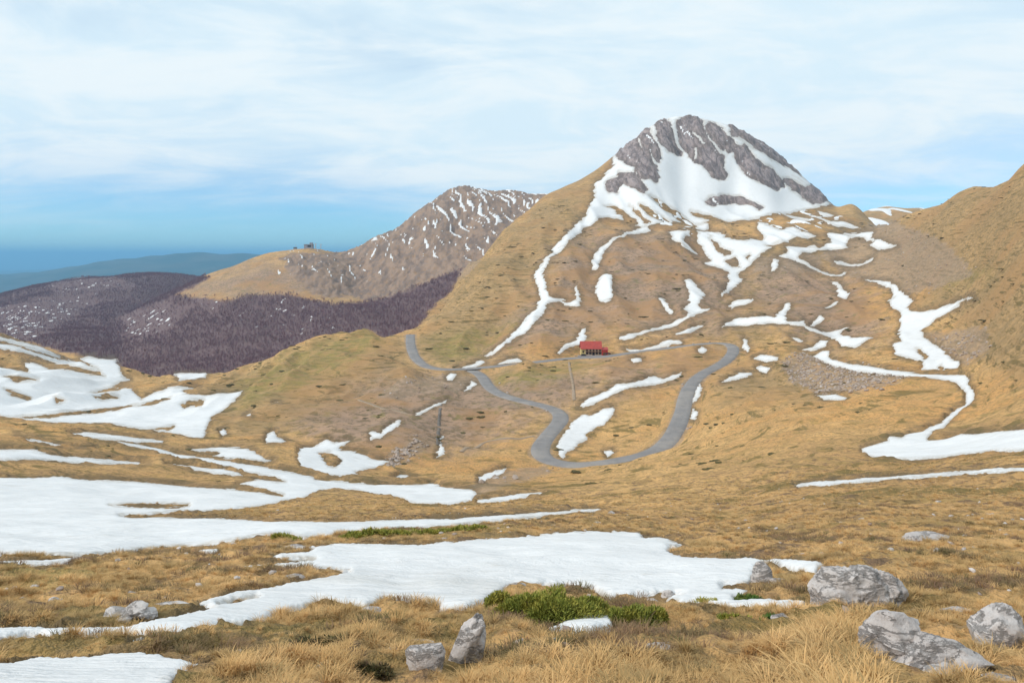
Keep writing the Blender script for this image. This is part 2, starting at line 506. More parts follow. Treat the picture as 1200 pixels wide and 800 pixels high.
snow('', Z(*P4, [(580, 255), (680, 245), (760, 260), (780, 300), (850, 320), (940, 325), (1000, 315), (1050, 290), (1010, 240), (1010, 200), (1060, 200), (1120, 230), (1180, 260), (1230, 255), (1230, 330), (1120, 340), (1060, 360), (1100, 370), (1040, 410), (1000, 440), (930, 490), (870, 530), (900, 570), (870, 620), (820, 660), (750, 720), (740, 710), (790, 640), (810, 590), (790, 560), (800, 530), (720, 490), (630, 460), (640, 440), (690, 440), (640, 400), (610, 350), (580, 320)],),
     [Z(*P4, [(660, 290), (700, 320), (760, 370), (830, 405), (780, 415), (740, 390), (690, 330)]), Z(*P4, [(770, 450), (850, 430), (880, 490), (830, 490)]), Z(*P4, [(920, 430), (960, 415), (940, 450)])])
snow('', Z(*P4, [(385, 255), (450, 250), (530, 255), (535, 290), (500, 290), (490, 310), (540, 360), (585, 395), (560, 395), (480, 350), (410, 310)]))
snow('', Z(*P4, [(570, 190), (660, 190), (670, 225), (640, 245), (580, 240)]))
snow('', Z(*P7, [(490, 0), (540, 0), (590, 40), (635, 100), (620, 140), (590, 180), (600, 200), (680, 205), (640, 225), (540, 260), (430, 310), (300, 345), (200, 375), (80, 425), (30, 430), (50, 400), (180, 365), (300, 320), (400, 285), (500, 250), (520, 230), (480, 205), (520, 180), (525, 110), (500, 40)]))
snow('', Z(*P7, [(310, 125), (350, 125), (380, 170), (420, 225), (390, 240), (350, 200)]))
snow('', Z(*P7, [(420, 365), (480, 345), (560, 320), (640, 310), (600, 330), (520, 372), (440, 378)]))
snow('', Z(*P7, [(60, 478), (180, 478), (300, 438), (370, 412), (460, 408), (480, 427), (380, 447), (300, 462), (200, 494), (130, 508)]))
snow('', Z(*P7, [(580, 480), (620, 460), (655, 480), (620, 510), (590, 505)]))
snow('', Z(*P7, [(100, 560), (190, 548), (195, 575), (130, 588)]))
snow('', [(678, 478), (688, 468), (700, 464), (712, 459), (722, 453), (735, 453), (753, 447), (757, 444), (767, 443), (778, 445), (787, 440), (800, 437), (798, 441), (783, 447), (768, 452), (753, 454), (737, 459), (720, 463), (700, 474), (686, 478)])
P9 = (540, 460, 6)
snow('', Z(*P9, [(1075, 105), (1070, 160), (1010, 230), (920, 270), (880, 300), (890, 330), (830, 350), (800, 400), (740, 430), (720, 465), (690, 445), (690, 400), (670, 370), (700, 320), (740, 270), (790, 200), (880, 150), (900, 170), (960, 140), (1000, 120)]))
snow('', Z(*P9, [(1000, 410), (1070, 405), (1080, 430), (1040, 460), (1010, 430)]))
snow('', Z(*P9, [(120, 600), (160, 570), (240, 545), (330, 530), (310, 560), (240, 600), (170, 640), (120, 650)]))
snow('', Z(*P9, [(110, 760), (230, 735), (400, 715), (590, 700), (600, 715), (480, 740), (330, 770), (200, 785), (130, 785)]))
snow('', [(844, 388), (850, 381), (864, 375), (890, 373), (908, 374), (915, 367), (922, 357), (928, 357), (922, 370), (922, 379), (936, 379), (942, 376), (944, 384), (962, 388), (985, 385), (997, 383), (985, 389), (1000, 398), (1025, 398), (1015, 404), (1003, 410), (985, 409), (978, 400), (958, 392), (940, 385), (910, 382), (880, 383), (855, 384)])
snow('', Z(*P8, [(410, 315), (440, 280), (490, 245), (530, 270), (480, 300), (420, 325)]))
snow('', Z(*P8, [(520, 200), (580, 165), (625, 155), (600, 180), (540, 210)]))
snow('', Z(*P8, [(560, 0), (600, 0), (650, 50), (690, 75), (665, 125), (630, 125), (605, 95), (615, 50)]))
P10 = (1000, 430, 6)
P11 = (1000, 310, 6)
snow('', Z(*P8, [(430, 530), (500, 490), (555, 490), (550, 530), (580, 555), (680, 580), (860, 605), (1000, 624), (1200, 634)]) + Z(*P10, [(400, 36), (640, 56), (790, 55), (820, 80), (810, 120), (860, 190), (850, 240), (800, 290), (740, 330), (680, 380), (640, 430), (560, 460), (520, 510), (640, 500), (760, 475), (840, 475), (1000, 455), (1180, 440), (1700, 400), (1700, 560), (1180, 590), (1000, 600), (800, 620), (600, 645), (400, 660), (150, 645), (60, 605), (60, 570), (140, 545), (240, 520), (250, 495), (340, 500), (400, 465), (480, 455), (520, 430), (620, 390), (650, 350), (720, 300), (780, 270), (790, 210), (770, 160), (720, 112), (600, 92), (400, 74), (200, 56), (0, 38)]) + Z(*P8, [(590, 602), (500, 570)]), (), 0.45)
snow('', Z(*P11, [(60, 118), (150, 122), (250, 128), (310, 160), (350, 200), (420, 250), (380, 300), (400, 325), (480, 335), (560, 320), (640, 295), (740, 260), (850, 225), (855, 240), (740, 280), (750, 300), (680, 340), (580, 380), (540, 420), (490, 460), (500, 510), (560, 550), (630, 590), (650, 630), (750, 690), (740, 730), (600, 740), (480, 735), (490, 690), (440, 670), (340, 655), (290, 640), (280, 560), (330, 540), (315, 480), (330, 440), (325, 340), (270, 310), (245, 260), (290, 230), (270, 190), (220, 160), (140, 140)]),
     [Z(*P11, [(440, 590), (480, 605), (525, 650), (500, 665)]), Z(*P11, [(600, 712), (625, 705), (640, 730), (610, 738)])])
snow('', Z(*P5, [(50, 195), (130, 215), (200, 250), (300, 220), (380, 260), (460, 285), (450, 295), (330, 290), (240, 325), (120, 345), (60, 400), (0, 440), (-30, 330), (60, 310), (90, 280), (50, 240)]))
snow('', Z(*P5, [(240, 360), (440, 350), (480, 370), (560, 330), (540, 280), (530, 260), (640, 265), (760, 290), (690, 300), (670, 350), (700, 375), (600, 385), (480, 385), (380, 400), (340, 440), (420, 490), (500, 525), (600, 555), (670, 530), (640, 575), (560, 565), (460, 525), (380, 495), (300, 455), (180, 425), (240, 405), (270, 395)]))
snow('', Z(*P5, [(640, 258), (860, 248), (850, 290), (900, 310), (1040, 350), (960, 375), (880, 380), (830, 360), (860, 320), (760, 290)]))
snow('', Z(*P5, [(580, 462), (630, 458), (700, 484), (780, 478), (860, 436), (845, 465), (770, 498), (680, 498), (610, 482)]))
snow('', Z(*P5, [(390, 128), (470, 138), (560, 178), (640, 178), (720, 203), (795, 230), (700, 223), (590, 208), (500, 168)]))
snow('', Z(*P5, [(460, 103), (540, 118), (590, 138), (560, 147), (490, 132)]))
snow('', Z(*P5, [(210, 122), (300, 136), (400, 156), (432, 182), (380, 174), (300, 158)]))
snow('', Z(*P5, [(150, 445), (190, 455), (200, 480), (170, 540), (135, 545)]))
snow('', Z(*P7, [(790, 190), (850, 150), (930, 140), (970, 110), (985, 120), (970, 160), (880, 180), (820, 200)]))
snow('', Z(*P7, [(970, 545), (1040, 518), (1150, 538), (1140, 562), (1060, 572)]))
snow('', Z(*P7, [(990, 600), (1030, 588), (1100, 600), (1070, 640), (1020, 625)]))
snow('', Z(*P7, [(750, 712), (800, 675), (880, 638), (960, 628), (975, 650), (880, 684), (790, 708)]))
snow('', Z(*P7, [(900, 400), (925, 410), (960, 490), (940, 500), (905, 470)]))
snow('', Z(*P8, [(350, 490), (420, 470), (490, 420), (540, 430), (530, 460), (440, 492)]))
snow('', Z(*P8, [(275, 398), (330, 402), (375, 425), (340, 437)]))
snow('', [(820, 448), (824, 455), (818, 468), (811, 471), (815, 458)])
snow('', [(811, 477), (818, 481), (816, 491), (809, 489)])
snow('', [(956, 463), (975, 462), (993, 466), (990, 470), (965, 469)])
snow('', Z(*P6, [(-30, 556), (60, 528), (150, 488), (168, 508), (130, 532), (30, 564)]))
snow('', Z(*P6, [(250, 520), (330, 488), (400, 478), (445, 500), (350, 512)]))
snow('', Z(*P6, [(20, 720), (40, 680), (80, 640), (120, 660), (80, 692)]))
snow('', Z(*P6, [(660, 450), (710, 410), (800, 370), (850, 290), (880, 280), (885, 360), (840, 395), (740, 422), (690, 457)]))
snow('', [(522, 442), (527, 438), (536, 439), (532, 446), (525, 447)])
# valley on the left
snow('', [(-60, 428), (0, 432), (10, 435), (32, 439), (33, 435), (27, 425), (40, 425), (57, 432), (80, 435), (93, 438), (123, 442), (103, 428), (93, 420), (107, 418), (117, 420), (138, 421), (139, 433), (143, 443), (152, 446), (142, 448), (130, 453), (150, 455), (155, 458), (165, 467), (177, 462), (200, 456), (215, 455), (235, 455), (217, 458), (216, 464), (240, 466), (262, 464), (285, 460), (283, 465), (270, 475), (250, 488), (243, 498), (240, 513), (228, 514), (210, 510), (185, 506), (165, 503), (143, 500), (120, 497), (95, 497), (60, 496), (30, 492), (0, 488), (-60, 484)],
     [[(4, 443), (25, 445), (45, 449), (20, 449)], [(4, 456), (20, 460), (36, 464), (33, 467), (15, 463)], [(105, 459), (130, 454), (145, 454), (138, 460), (120, 461)], [(112, 468), (125, 463), (140, 466), (120, 470)], [(20, 488.5), (60, 486), (100, 482), (140, 479), (162, 477), (140, 482), (100, 486), (60, 489.5)], [(160, 479), (180, 473), (200, 466), (198, 470), (180, 477)], [(213, 475), (225, 472), (238, 471), (236, 477), (225, 476), (215, 479)], [(170, 504), (200, 500), (206, 498), (200, 505)], [(65, 469), (77, 472), (66, 474)]])
snow('', Z(0, 380, 6, [(-300, 60), (0, 93), (180, 145), (300, 182), (380, 217), (440, 245), (380, 234), (250, 195), (100, 146), (0, 127), (-300, 95)]))
snow('', Z(0, 380, 6, [(-300, 120), (0, 138), (150, 170), (280, 212), (400, 247), (560, 278), (680, 328), (740, 345), (640, 340), (480, 300), (380, 274), (220, 225), (0, 178), (-300, 160)]))
snow('', [(80, 508), (100, 506), (130, 510), (160, 513), (192, 515), (192, 520), (160, 519), (130, 516), (110, 514), (85, 511)])
snow('', [(103, 513), (143, 518), (180, 523), (205, 531), (240, 536), (273, 541), (303, 546), (337, 552), (367, 558), (370, 562), (400, 563), (433, 567), (480, 568), (505, 566), (527, 572), (552, 574), (560, 578), (552, 588), (527, 593), (482, 590), (467, 584), (433, 579), (415, 575), (377, 575), (366, 580), (355, 585), (335, 588), (307, 594), (273, 598), (240, 600), (215, 601), (190, 603), (172, 604), (140, 604.5), (150, 607), (190, 607), (240, 608), (290, 610), (340, 612), (400, 612), (440, 611), (500, 609), (560, 606), (620, 602), (660, 599), (700, 596), (709, 598), (700, 601), (660, 604), (620, 608), (560, 615), (500, 620), (460, 622), (430, 622), (400, 626), (380, 630), (355, 632), (340, 628), (320, 628), (300, 630), (280, 636), (250, 640), (200, 642), (150, 648), (100, 653), (60, 653), (20, 652), (0, 650), (-200, 646), (-200, 553), (0, 558), (33, 559), (70, 558), (93, 561), (123, 563), (167, 565), (200, 567), (238, 571), (273, 573), (297, 576), (330, 581), (333, 580), (310, 574), (290, 570), (277, 568), (290, 565), (303, 562), (330, 565), (335, 565), (325, 561), (300, 556), (270, 549), (240, 543), (205, 537), (180, 530), (150, 524), (120, 518)],
     [[(128, 593), (150, 592), (175, 591), (222, 591), (222, 593), (195, 595), (160, 594.5)]], 0.8)
snow('', Z(0, 490, 6, [(-900, 215), (0, 215), (190, 218), (300, 240), (460, 265), (640, 275), (760, 290), (960, 305), (1050, 330), (900, 327), (760, 322), (580, 320), (420, 310), (320, 295), (200, 300), (0, 300), (-900, 300)]))
snow('', Z(180, 500, 6, [(70, 268), (200, 270), (360, 286), (500, 298), (590, 328), (640, 352), (600, 352), (480, 337), (360, 317), (200, 292)]))
snow('', Z(180, 500, 6, [(460, 150), (560, 145), (660, 160), (720, 180), (780, 220), (850, 240), (780, 250), (650, 235), (560, 230), (460, 220), (380, 205), (440, 195), (460, 180), (300, 178), (240, 160), (330, 150)]))
snow('', Z(0, 490, 6, [(100, 132), (250, 152), (420, 187), (560, 207), (680, 223), (560, 218), (400, 203), (220, 168)]))
snow('', Z(360, 460, 6, [(-60, 390), (60, 360), (150, 325), (200, 345), (295, 335), (270, 370), (230, 390), (240, 410), (340, 415), (330, 430), (420, 445), (440, 460), (620, 490), (540, 500), (520, 530), (430, 540), (340, 560), (360, 580), (330, 600), (240, 600), (150, 590), (50, 560), (-40, 540), (-60, 480)]), [Z(360, 460, 6, [(90, 430), (160, 420), (240, 480), (210, 520), (140, 510)])])
snow('', Z(360, 460, 6, [(440, 290), (480, 280), (520, 300), (560, 250), (620, 215), (665, 195), (660, 225), (590, 290), (520, 335), (450, 350)]))
snow('', Z(360, 460, 6, [(590, 602), (650, 575), (700, 580), (770, 605), (660, 612)]))
snow('', Z(360, 460, 6, [(935, 300), (958, 290), (948, 350), (955, 390), (985, 440), (900, 465), (925, 400)]))
snow('', Z(360, 460, 6, [(740, 152), (820, 122), (900, 78), (1000, 46), (960, 78), (840, 134), (760, 168)]))
snow('', Z(180, 420, 6, [(790, 560), (800, 520), (860, 510), (880, 560), (940, 580), (900, 600), (790, 600)]))
snow('', Z(180, 420, 6, [(460, 510), (500, 490), (520, 530), (480, 552)]))
snow('', Z(180, 420, 6, [(635, 402), (680, 383), (684, 407)]))
snow('', Z(180, 420, 6, [(838, 310), (880, 303), (888, 322)]))
snow('', Z(180, 420, 6, [(140, 110), (220, 98), (380, 103), (365, 150), (280, 168), (180, 168)]))
# foreground
snow('', [(320, 642), (345, 641), (366, 641), (392, 640), (420, 639), (450, 639), (480, 639), (510, 638), (540, 636), (570, 633), (600, 631), (640, 627), (672, 625), (700, 624), (750, 625), (752, 631), (783, 632), (799, 638), (800, 641), (785, 642), (783, 647), (800, 654), (840, 655), (878, 655), (897, 658), (930, 660), (958, 661), (972, 664), (960, 669), (955, 673), (940, 673), (915, 667), (897, 663), (890, 665), (885, 675), (880, 685), (872, 688), (845, 690), (845, 694), (870, 694), (880, 696), (868, 703), (862, 705), (860, 707), (900, 706), (945, 708), (943, 718), (915, 717), (880, 717), (850, 717), (830, 713), (812, 712), (800, 712), (785, 709), (776, 706), (800, 700), (790, 698), (770, 700), (750, 702), (735, 704), (715, 704), (706, 700), (695, 692), (680, 690), (660, 689), (640, 689), (615, 690), (600, 690), (585, 700), (575, 705), (560, 713), (545, 719), (530, 719), (515, 716), (512, 711), (505, 710), (470, 709), (450, 708), (425, 716), (412, 712), (395, 712), (370, 710), (350, 716), (335, 721), (320, 724), (308, 731), (290, 736), (260, 737), (245, 741), (225, 748), (200, 751), (180, 752), (165, 756), (150, 757), (158, 752), (180, 750), (150, 746), (120, 748), (90, 752), (75, 753), (60, 754), (48, 747), (30, 748), (8, 755), (0, 756), (-200, 760), (-200, 736), (0, 739), (30, 739), (60, 740), (100, 740), (140, 740), (155, 738), (165, 734), (200, 728), (215, 723), (240, 719), (250, 716), (235, 714), (230, 710), (245, 706), (270, 699), (300, 695), (324, 691), (345, 686), (368, 682), (395, 679), (408, 675), (410, 672), (395, 671), (370, 671), (350, 670), (330, 665), (310, 666), (290, 670), (272, 671), (280, 667), (300, 664), (325, 661), (340, 660), (370, 658), (330, 657), (318, 655), (330, 651), (360, 649), (366, 646), (340, 643)], [[(255, 712), (275, 706), (302, 704), (280, 711)]], 1.2)
snow('', [(-200, 790), (15, 783), (45, 776), (75, 777), (100, 776), (130, 772), (165, 770), (180, 774), (200, 777), (225, 783), (243, 785), (222, 795), (205, 805), (190, 840), (-200, 860)], (), 1.2)
snow('', Z(640, 590, 5, [(0, 740), (60, 735), (110, 710), (130, 680), (180, 680), (260, 660), (330, 660), (370, 660), (395, 700), (390, 740), (330, 760), (250, 790), (170, 790), (120, 770), (30, 765)]))
snow('', [(930, 569), (960, 564), (1000, 561), (1050, 558), (1100, 554), (1150, 551), (1200, 548), (1350, 541), (1350, 547), (1200, 553.5), (1150, 556.5), (1100, 559.5), (1050, 562.5), (1000, 567), (960, 571), (935, 572)])
snow('', Z(0, 600, 5, [(-300, 292), (30, 298), (240, 288), (480, 273), (500, 282), (420, 307), (280, 317), (30, 318), (-300, 325)]))
snow('', Z(200, 600, 5, [(150, 228), (280, 218), (282, 240), (200, 247)]))

SD = np.full(ZB.shape, -50.0)
SID = np.full(ZB.shape, -1, int)
# ragged edges: shift the sighting coordinates by noise tied to the ground
jx = np.zeros_like(ZB)
jv = np.zeros_like(ZB)
for sc_, amp in ((0.030, 2.4), (0.012, 1.6), (0.0055, 1.5)):
    Lq = 2.0 ** np.round(np.log2(DD * sc_))
    jx += amp * perlin(XX / Lq + 3.3, DD / Lq, 41)
    jv += amp * 0.55 * perlin(XX / Lq, DD / Lq * 0.6 + 9.1, 42)
for k, (lab, outer, holes, rag) in enumerate(SNOW):
    a = np.array(outer)
    m = (UU > a[:, 0].min() - 6) & (UU < a[:, 0].max() + 6) & (VS > a[:, 1].min() - 6) & (VS < a[:, 1].max() + 6)
    if not m.any():
        continue
    small = min(1.0, np.ptp(a[:, 1]) / 14.0) * rag
    u, v = UU[m] + jx[m] * small, VS[m] + jv[m] * small
    sd = sdf_poly(outer, u, v)
    for hpoly in holes:
        sd = np.minimum(sd, -sdf_poly(hpoly, u, v))
    old = SD[m]
    c = sd > old
    SD[m] = np.where(c, sd, old)
    sid = SID[m]
    SID[m] = np.where(c & (sd > -4), k, sid)

# ------------------------------------------------------------------ ground cover masks


def mask(polys, soft=6.0, jit=3.0):
    r = np.zeros_like(ZB)
    for p in polys:
        a = np.array(p)
        m = (UU > a[:, 0].min() - 20) & (UU < a[:, 0].max() + 20) & (VS > a[:, 1].min() - 20) & (VS < a[:, 1].max() + 20)
        s = sdf_poly(p, UU[m] + jx[m] * jit, VS[m] + jv[m] * jit)
        r[m] = np.maximum(r[m], smooth(-soft, soft, s))
    return r


rib_mask = np.zeros_like(ZB)
for p in ribs:
    a = np.array(p)
    m = (UU > a[:, 0].min() - 6) & (UU < a[:, 0].max() + 6) & (VS > a[:, 1].min() - 6) & (VS < a[:, 1].max() + 6) & (DD > 1000)
    rib_mask[m] = np.maximum(rib_mask[m], smooth(-1.5, 3.5, sdf_poly(p, UU[m] + jx[m], VS[m] + jv[m])))
rib_col = np.zeros_like(ZB)
for p in ribs:
    a = np.array(p)
    m = (UU > a[:, 0].min() - 6) & (UU < a[:, 0].max() + 6) & (VS > a[:, 1].min() - 6) & (VS < a[:, 1].max() + 6) & (DD > 1000)
    rib_col[m] = np.maximum(rib_col[m], smooth(-3.0, 0.0, sdf_poly(p, UU[m] + jx[m], VS[m] + jv[m])))
ROCK = np.maximum(mask([[(716, 200), (719, 178), (770, 130), (800, 122), (860, 140), (920, 175), (985, 238), (930, 246), (860, 240), (760, 225)]], 3, 1) * (DD > 1200), rib_col)
RIDGE = mask([[(395, 305), (440, 270), (490, 235), (535, 205), (650, 215), (650, 240), (600, 285), (560, 312), (510, 332), (450, 352), (420, 350), (400, 330)], [(330, 300), (400, 292), (420, 345), (380, 350), (350, 330)]], 8, 3) * (LAY == 1)
SCREE = mask([[(1045, 258), (1110, 285), (1145, 325), (1060, 348), (1005, 330), (960, 300), (1000, 268)], [(1078, 392), (1110, 388), (1156, 386), (1162, 415), (1130, 432), (1105, 414)], [(912, 424), (945, 416), (1000, 428), (1070, 441), (1030, 458), (960, 464), (925, 447)], [(448, 540), (470, 526), (490, 518), (500, 525), (480, 542), (452, 549)], [(470, 445), (560, 440), (570, 455), (500, 465), (440, 470)], [(880, 300), (960, 300), (960, 320), (890, 325)], [(440, 350), (520, 320), (560, 300), (560, 320), (500, 345), (450, 360)], [(560, 560), (640, 545), (650, 556), (580, 578), (545, 590)]], 6, 2)
SCREE = np.maximum(SCREE, 0.85 * (1 - smooth(0.5, 4.0, DROAD)))
BROWN = mask([[(190, 350), (260, 318), (310, 305), (400, 300), (425, 352), (330, 352), (270, 356)], [(690, 265), (760, 262), (840, 275), (870, 330), (850, 395), (720, 395), (600, 420), (560, 420), (620, 350), (650, 300)], [(540, 440), (700, 430), (700, 470), (640, 480), (560, 530), (420, 540), (340, 500), (430, 450)], [(880, 310), (1010, 320), (1040, 400), (960, 410), (890, 370)], [(690, 425), (850, 410), (810, 440), (720, 470)]], 25, 8)
GREEN = mask([[(300, 440), (345, 415), (420, 388), (455, 395), (420, 425), (340, 460), (280, 480), (250, 475)], [(1100, 330), (1150, 318), (1160, 322), (1110, 340)], [(570, 440), (690, 425), (690, 436), (620, 455), (580, 452)], [(500, 400), (600, 380), (560, 420), (510, 425)], [(0, 665), (100, 660), (150, 680), (0, 700)], [(395, 628), (600, 617), (600, 626), (400, 634)]], 10, 4)
OLIVE = mask([[(470, 410), (545, 315), (640, 220), (725, 178), (712, 215), (690, 262), (640, 310), (625, 350), (560, 425), (500, 440)], [(1020, 275), (1110, 225), (1200, 188), (1350, 130), (1350, 470), (1200, 455), (1140, 425), (1120, 380), (1050, 335)], [(850, 290), (960, 262), (1030, 238), (1060, 255), (1000, 290), (960, 330), (900, 400), (840, 400)], [(240, 450), (400, 400), (480, 395), (480, 450), (400, 500), (300, 520), (240, 500)], [(820, 430), (950, 420), (960, 470), (850, 480)]], 22, 8)
forest_poly = [(-200, 350), (0, 342), (90, 320), (180, 311), (245, 326), (225, 338), (205, 346), (265, 353), (290, 346), (340, 345), (390, 356), (420, 354), (460, 347), (500, 332), (540, 316), (533, 335), (503, 365), (482, 392), (455, 398), (430, 386), (400, 402), (345, 418), (320, 434), (290, 446), (240, 449), (180, 449), (150, 447), (138, 425), (95, 418), (40, 402), (-60, 388), (-200, 380)]
FOREST = mask([forest_poly], 2, 1.2) * (LAY > 0) * (DD > 880)

# thin snow streaks in the rocky ridge and snow lying under the far trees (procedural)
Lr = 26.0
st_n = fbm(XX / 11 + DD * 0.022 + 1.5 * perlin(XX / 60, DD / 90, 70), DD / 90 + XX * 0.008, 71, 4, 0.6)
ridge_top = mask([[(400, 300), (490, 240), (535, 215), (640, 220), (640, 250), (580, 300), (500, 300), (430, 330), (330, 320), (340, 295)]], 10, 2) * (LAY == 1)
SDS = np.where(ridge_top > 0.05, (st_n - 0.62 + 0.42 * (ridge_top - 1) + 0.30 * smooth(470, 540, UU) * smooth(300, 240, VS)) * 6.0, -9.0)
fsn = fbm(XX / 16, DD / 30, 77, 4, 0.65)
under = mask([[(-60, 372), (0, 362), (60, 350), (110, 345), (110, 358), (60, 385), (40, 400), (-60, 385)], [(140, 372), (190, 355), (220, 362), (200, 385), (150, 400)], [(60, 330), (130, 325), (160, 338), (60, 345)], [(230, 345), (265, 350), (250, 362), (225, 352)]], 8, 3) * FOREST
SDS = np.maximum(SDS, np.where(under > 0.05, (fsn - 0.60 + 0.75 * (under - 1)) * 5.0, -9))
stray = mask([[(290, 330), (420, 352), (400, 390), (320, 410), (270, 380)]], 8, 3) * FOREST
SDS = np.maximum(SDS, np.where(stray > 0.05, (fsn - 0.95 + 0.5 * (stray - 1)) * 5.0, -9))
rk = fbm(XX / 9 + DD * 0.02, DD / 70, 83, 3, 0.6)
SDS = np.maximum(SDS, np.where(rib_mask > 0.1, (rk - 0.80) * 6.0, -9))
kn = mask([[(975, 262), (1040, 236), (1095, 240), (1080, 262)]], 3, 1) * (LAY == 3)
SDS = np.maximum(SDS, np.where(kn > 0.05, (fbm(XX / 60, DD / 200, 79, 2) - 0.25) * 5.0, -9))
gully = mask([[(740, 225), (770, 225), (830, 275), (760, 268)], [(880, 252), (960, 246), (1000, 262), (900, 275)]], 5, 2)
SDS = np.maximum(SDS, np.where((gully > 0.05) & (DD > 900), (fbm(XX / 22, DD / 40, 80, 3) - 0.35 + 0.4 * (gully - 1)) * 5.0, -9))

# ------------------------------------------------------------------ final relief: rock ribs, tussocks
allsnow = np.maximum(SD, np.minimum(SDS, 3))
bare = 1 - smooth(-2.0, 0.4, allsnow)
ZF = ZM.copy()
rn = np.zeros_like(ZB)
m = (ROCK > 0.02) | (RIDGE > 0.02)
x, y = XX[m], DD[m]
n = 0
for L, a in ((40, 2.6), (20, 3.4), (10, 2.8), (6.5, 1.8)):
    pr_ = perlin(x / L + y * 0.15 / L + 2.2 * perlin(x / 90, y / 90, 333), y / (L * 3.2), 300 + int(L))
    n = n + a * (0.55 - 2.4 * np.abs(pr_))
rn[m] = n
ZF += rn * (ROCK * 1.0 + RIDGE * 0.9) * bare
ZF += 2.5 * rib_mask * bare
tus = np.zeros_like(ZB)
for L, a, far in ((2.4, 0.10, 170), (1.3, 0.06, 90), (0.62, 0.055, 42), (0.3, 0.03, 20)):
    m = DD < far
    wt = (1 - smooth(far * 0.45, far, DD[m])) * (smooth(15, 32, DD[m]) if L > 2 else 1.0)
    pn = perlin(XX[m] / L, DD[m] / (L * 0.85), int(500 + L * 10))
    tus[m] += a * wt * (1.2 * (1 - np.abs(pn) * 2) - 0.3)
for L, a, lo, hi in ((3.0, 0.16, 40, 330), (7.0, 0.42, 90, 800), (15.0, 0.9, 200, 1400)):
    wt = smooth(lo * 0.6, lo, DD) * (1 - smooth(hi * 0.5, hi, DD))
    m = wt > 0.01
    tus[m] += a * wt[m] * (1 - 2 * np.abs(perlin(XX[m] / (L * 1.8) + 1.1, DD[m] / L, int(600 + L))))
ZF += tus * bare * smooth(2, 12, DROAD) * (1 - padw)

# ------------------------------------------------------------------ mesh writers


def link(name, me, mat=None, parent=None, kind=None, label=None, cat=None, group=None):
    o = bpy.data.objects.new(name, me)
    COL.objects.link(o)
    if mat is not None and me is not None and len(me.materials) == 0:
        me.materials.append(mat)
    if parent is not None:
        o.parent = parent
    for k_, v_ in (('kind', kind), ('label', label), ('category', cat), ('group', group)):
        if v_:
            o[k_] = v_
    return o


def quads_mesh(name, verts, quads, smooth_=True):
    me = bpy.data.meshes.new(name)
    nv, nq = len(verts), len(quads)
    me.vertices.add(nv)
    me.vertices.foreach_set('co', np.ascontiguousarray(verts, np.float32).ravel())
    k_ = quads.shape[1]
    me.loops.add(nq * k_)
    me.loops.foreach_set('vertex_index', np.ascontiguousarray(quads, np.int32).ravel())
    me.polygons.add(nq)
    me.polygons.foreach_set('loop_start', np.arange(0, nq * k_, k_, dtype=np.int32))
    if smooth_:
        me.polygons.foreach_set('use_smooth', np.ones(nq, bool))
    me.update(calc_edges=True)
    return me


def attr(me, name, vals):
    a = me.attributes.new(name, 'FLOAT', 'POINT')
    a.data.foreach_set('value', np.ascontiguousarray(vals, np.float32).ravel())


IDX = np.arange(ND * NU).reshape(ND, NU)
QUADS = np.stack([IDX[:-1, :-1], IDX[:-1, 1:], IDX[1:, 1:], IDX[1:, :-1]], -1).reshape(-1, 4)
VERTS = np.stack([XX, DD, ZF], -1).reshape(-1, 3)

# ------------------------------------------------------------------ materials


def material(name):
    m_ = bpy.data.materials.new(name)
    m_.use_nodes = True
    t = NT(m_.node_tree)
    bsdf = t.n['Principled BSDF']
    bsdf.inputs['Specular IOR Level'].default_value = 0.2
    bsdf.inputs['Roughness'].default_value = 0.9
    return m_, t, bsdf


def bump(t, bsdf, h, strength, dist):
    b = t.new('ShaderNodeBump')
    b.inputs['Strength'].default_value = strength
    b.inputs['Distance'].default_value = dist
    t.l.new(h, b.inputs['Height'])
    t.l.new(b.outputs[0], bsdf.inputs['Normal'])


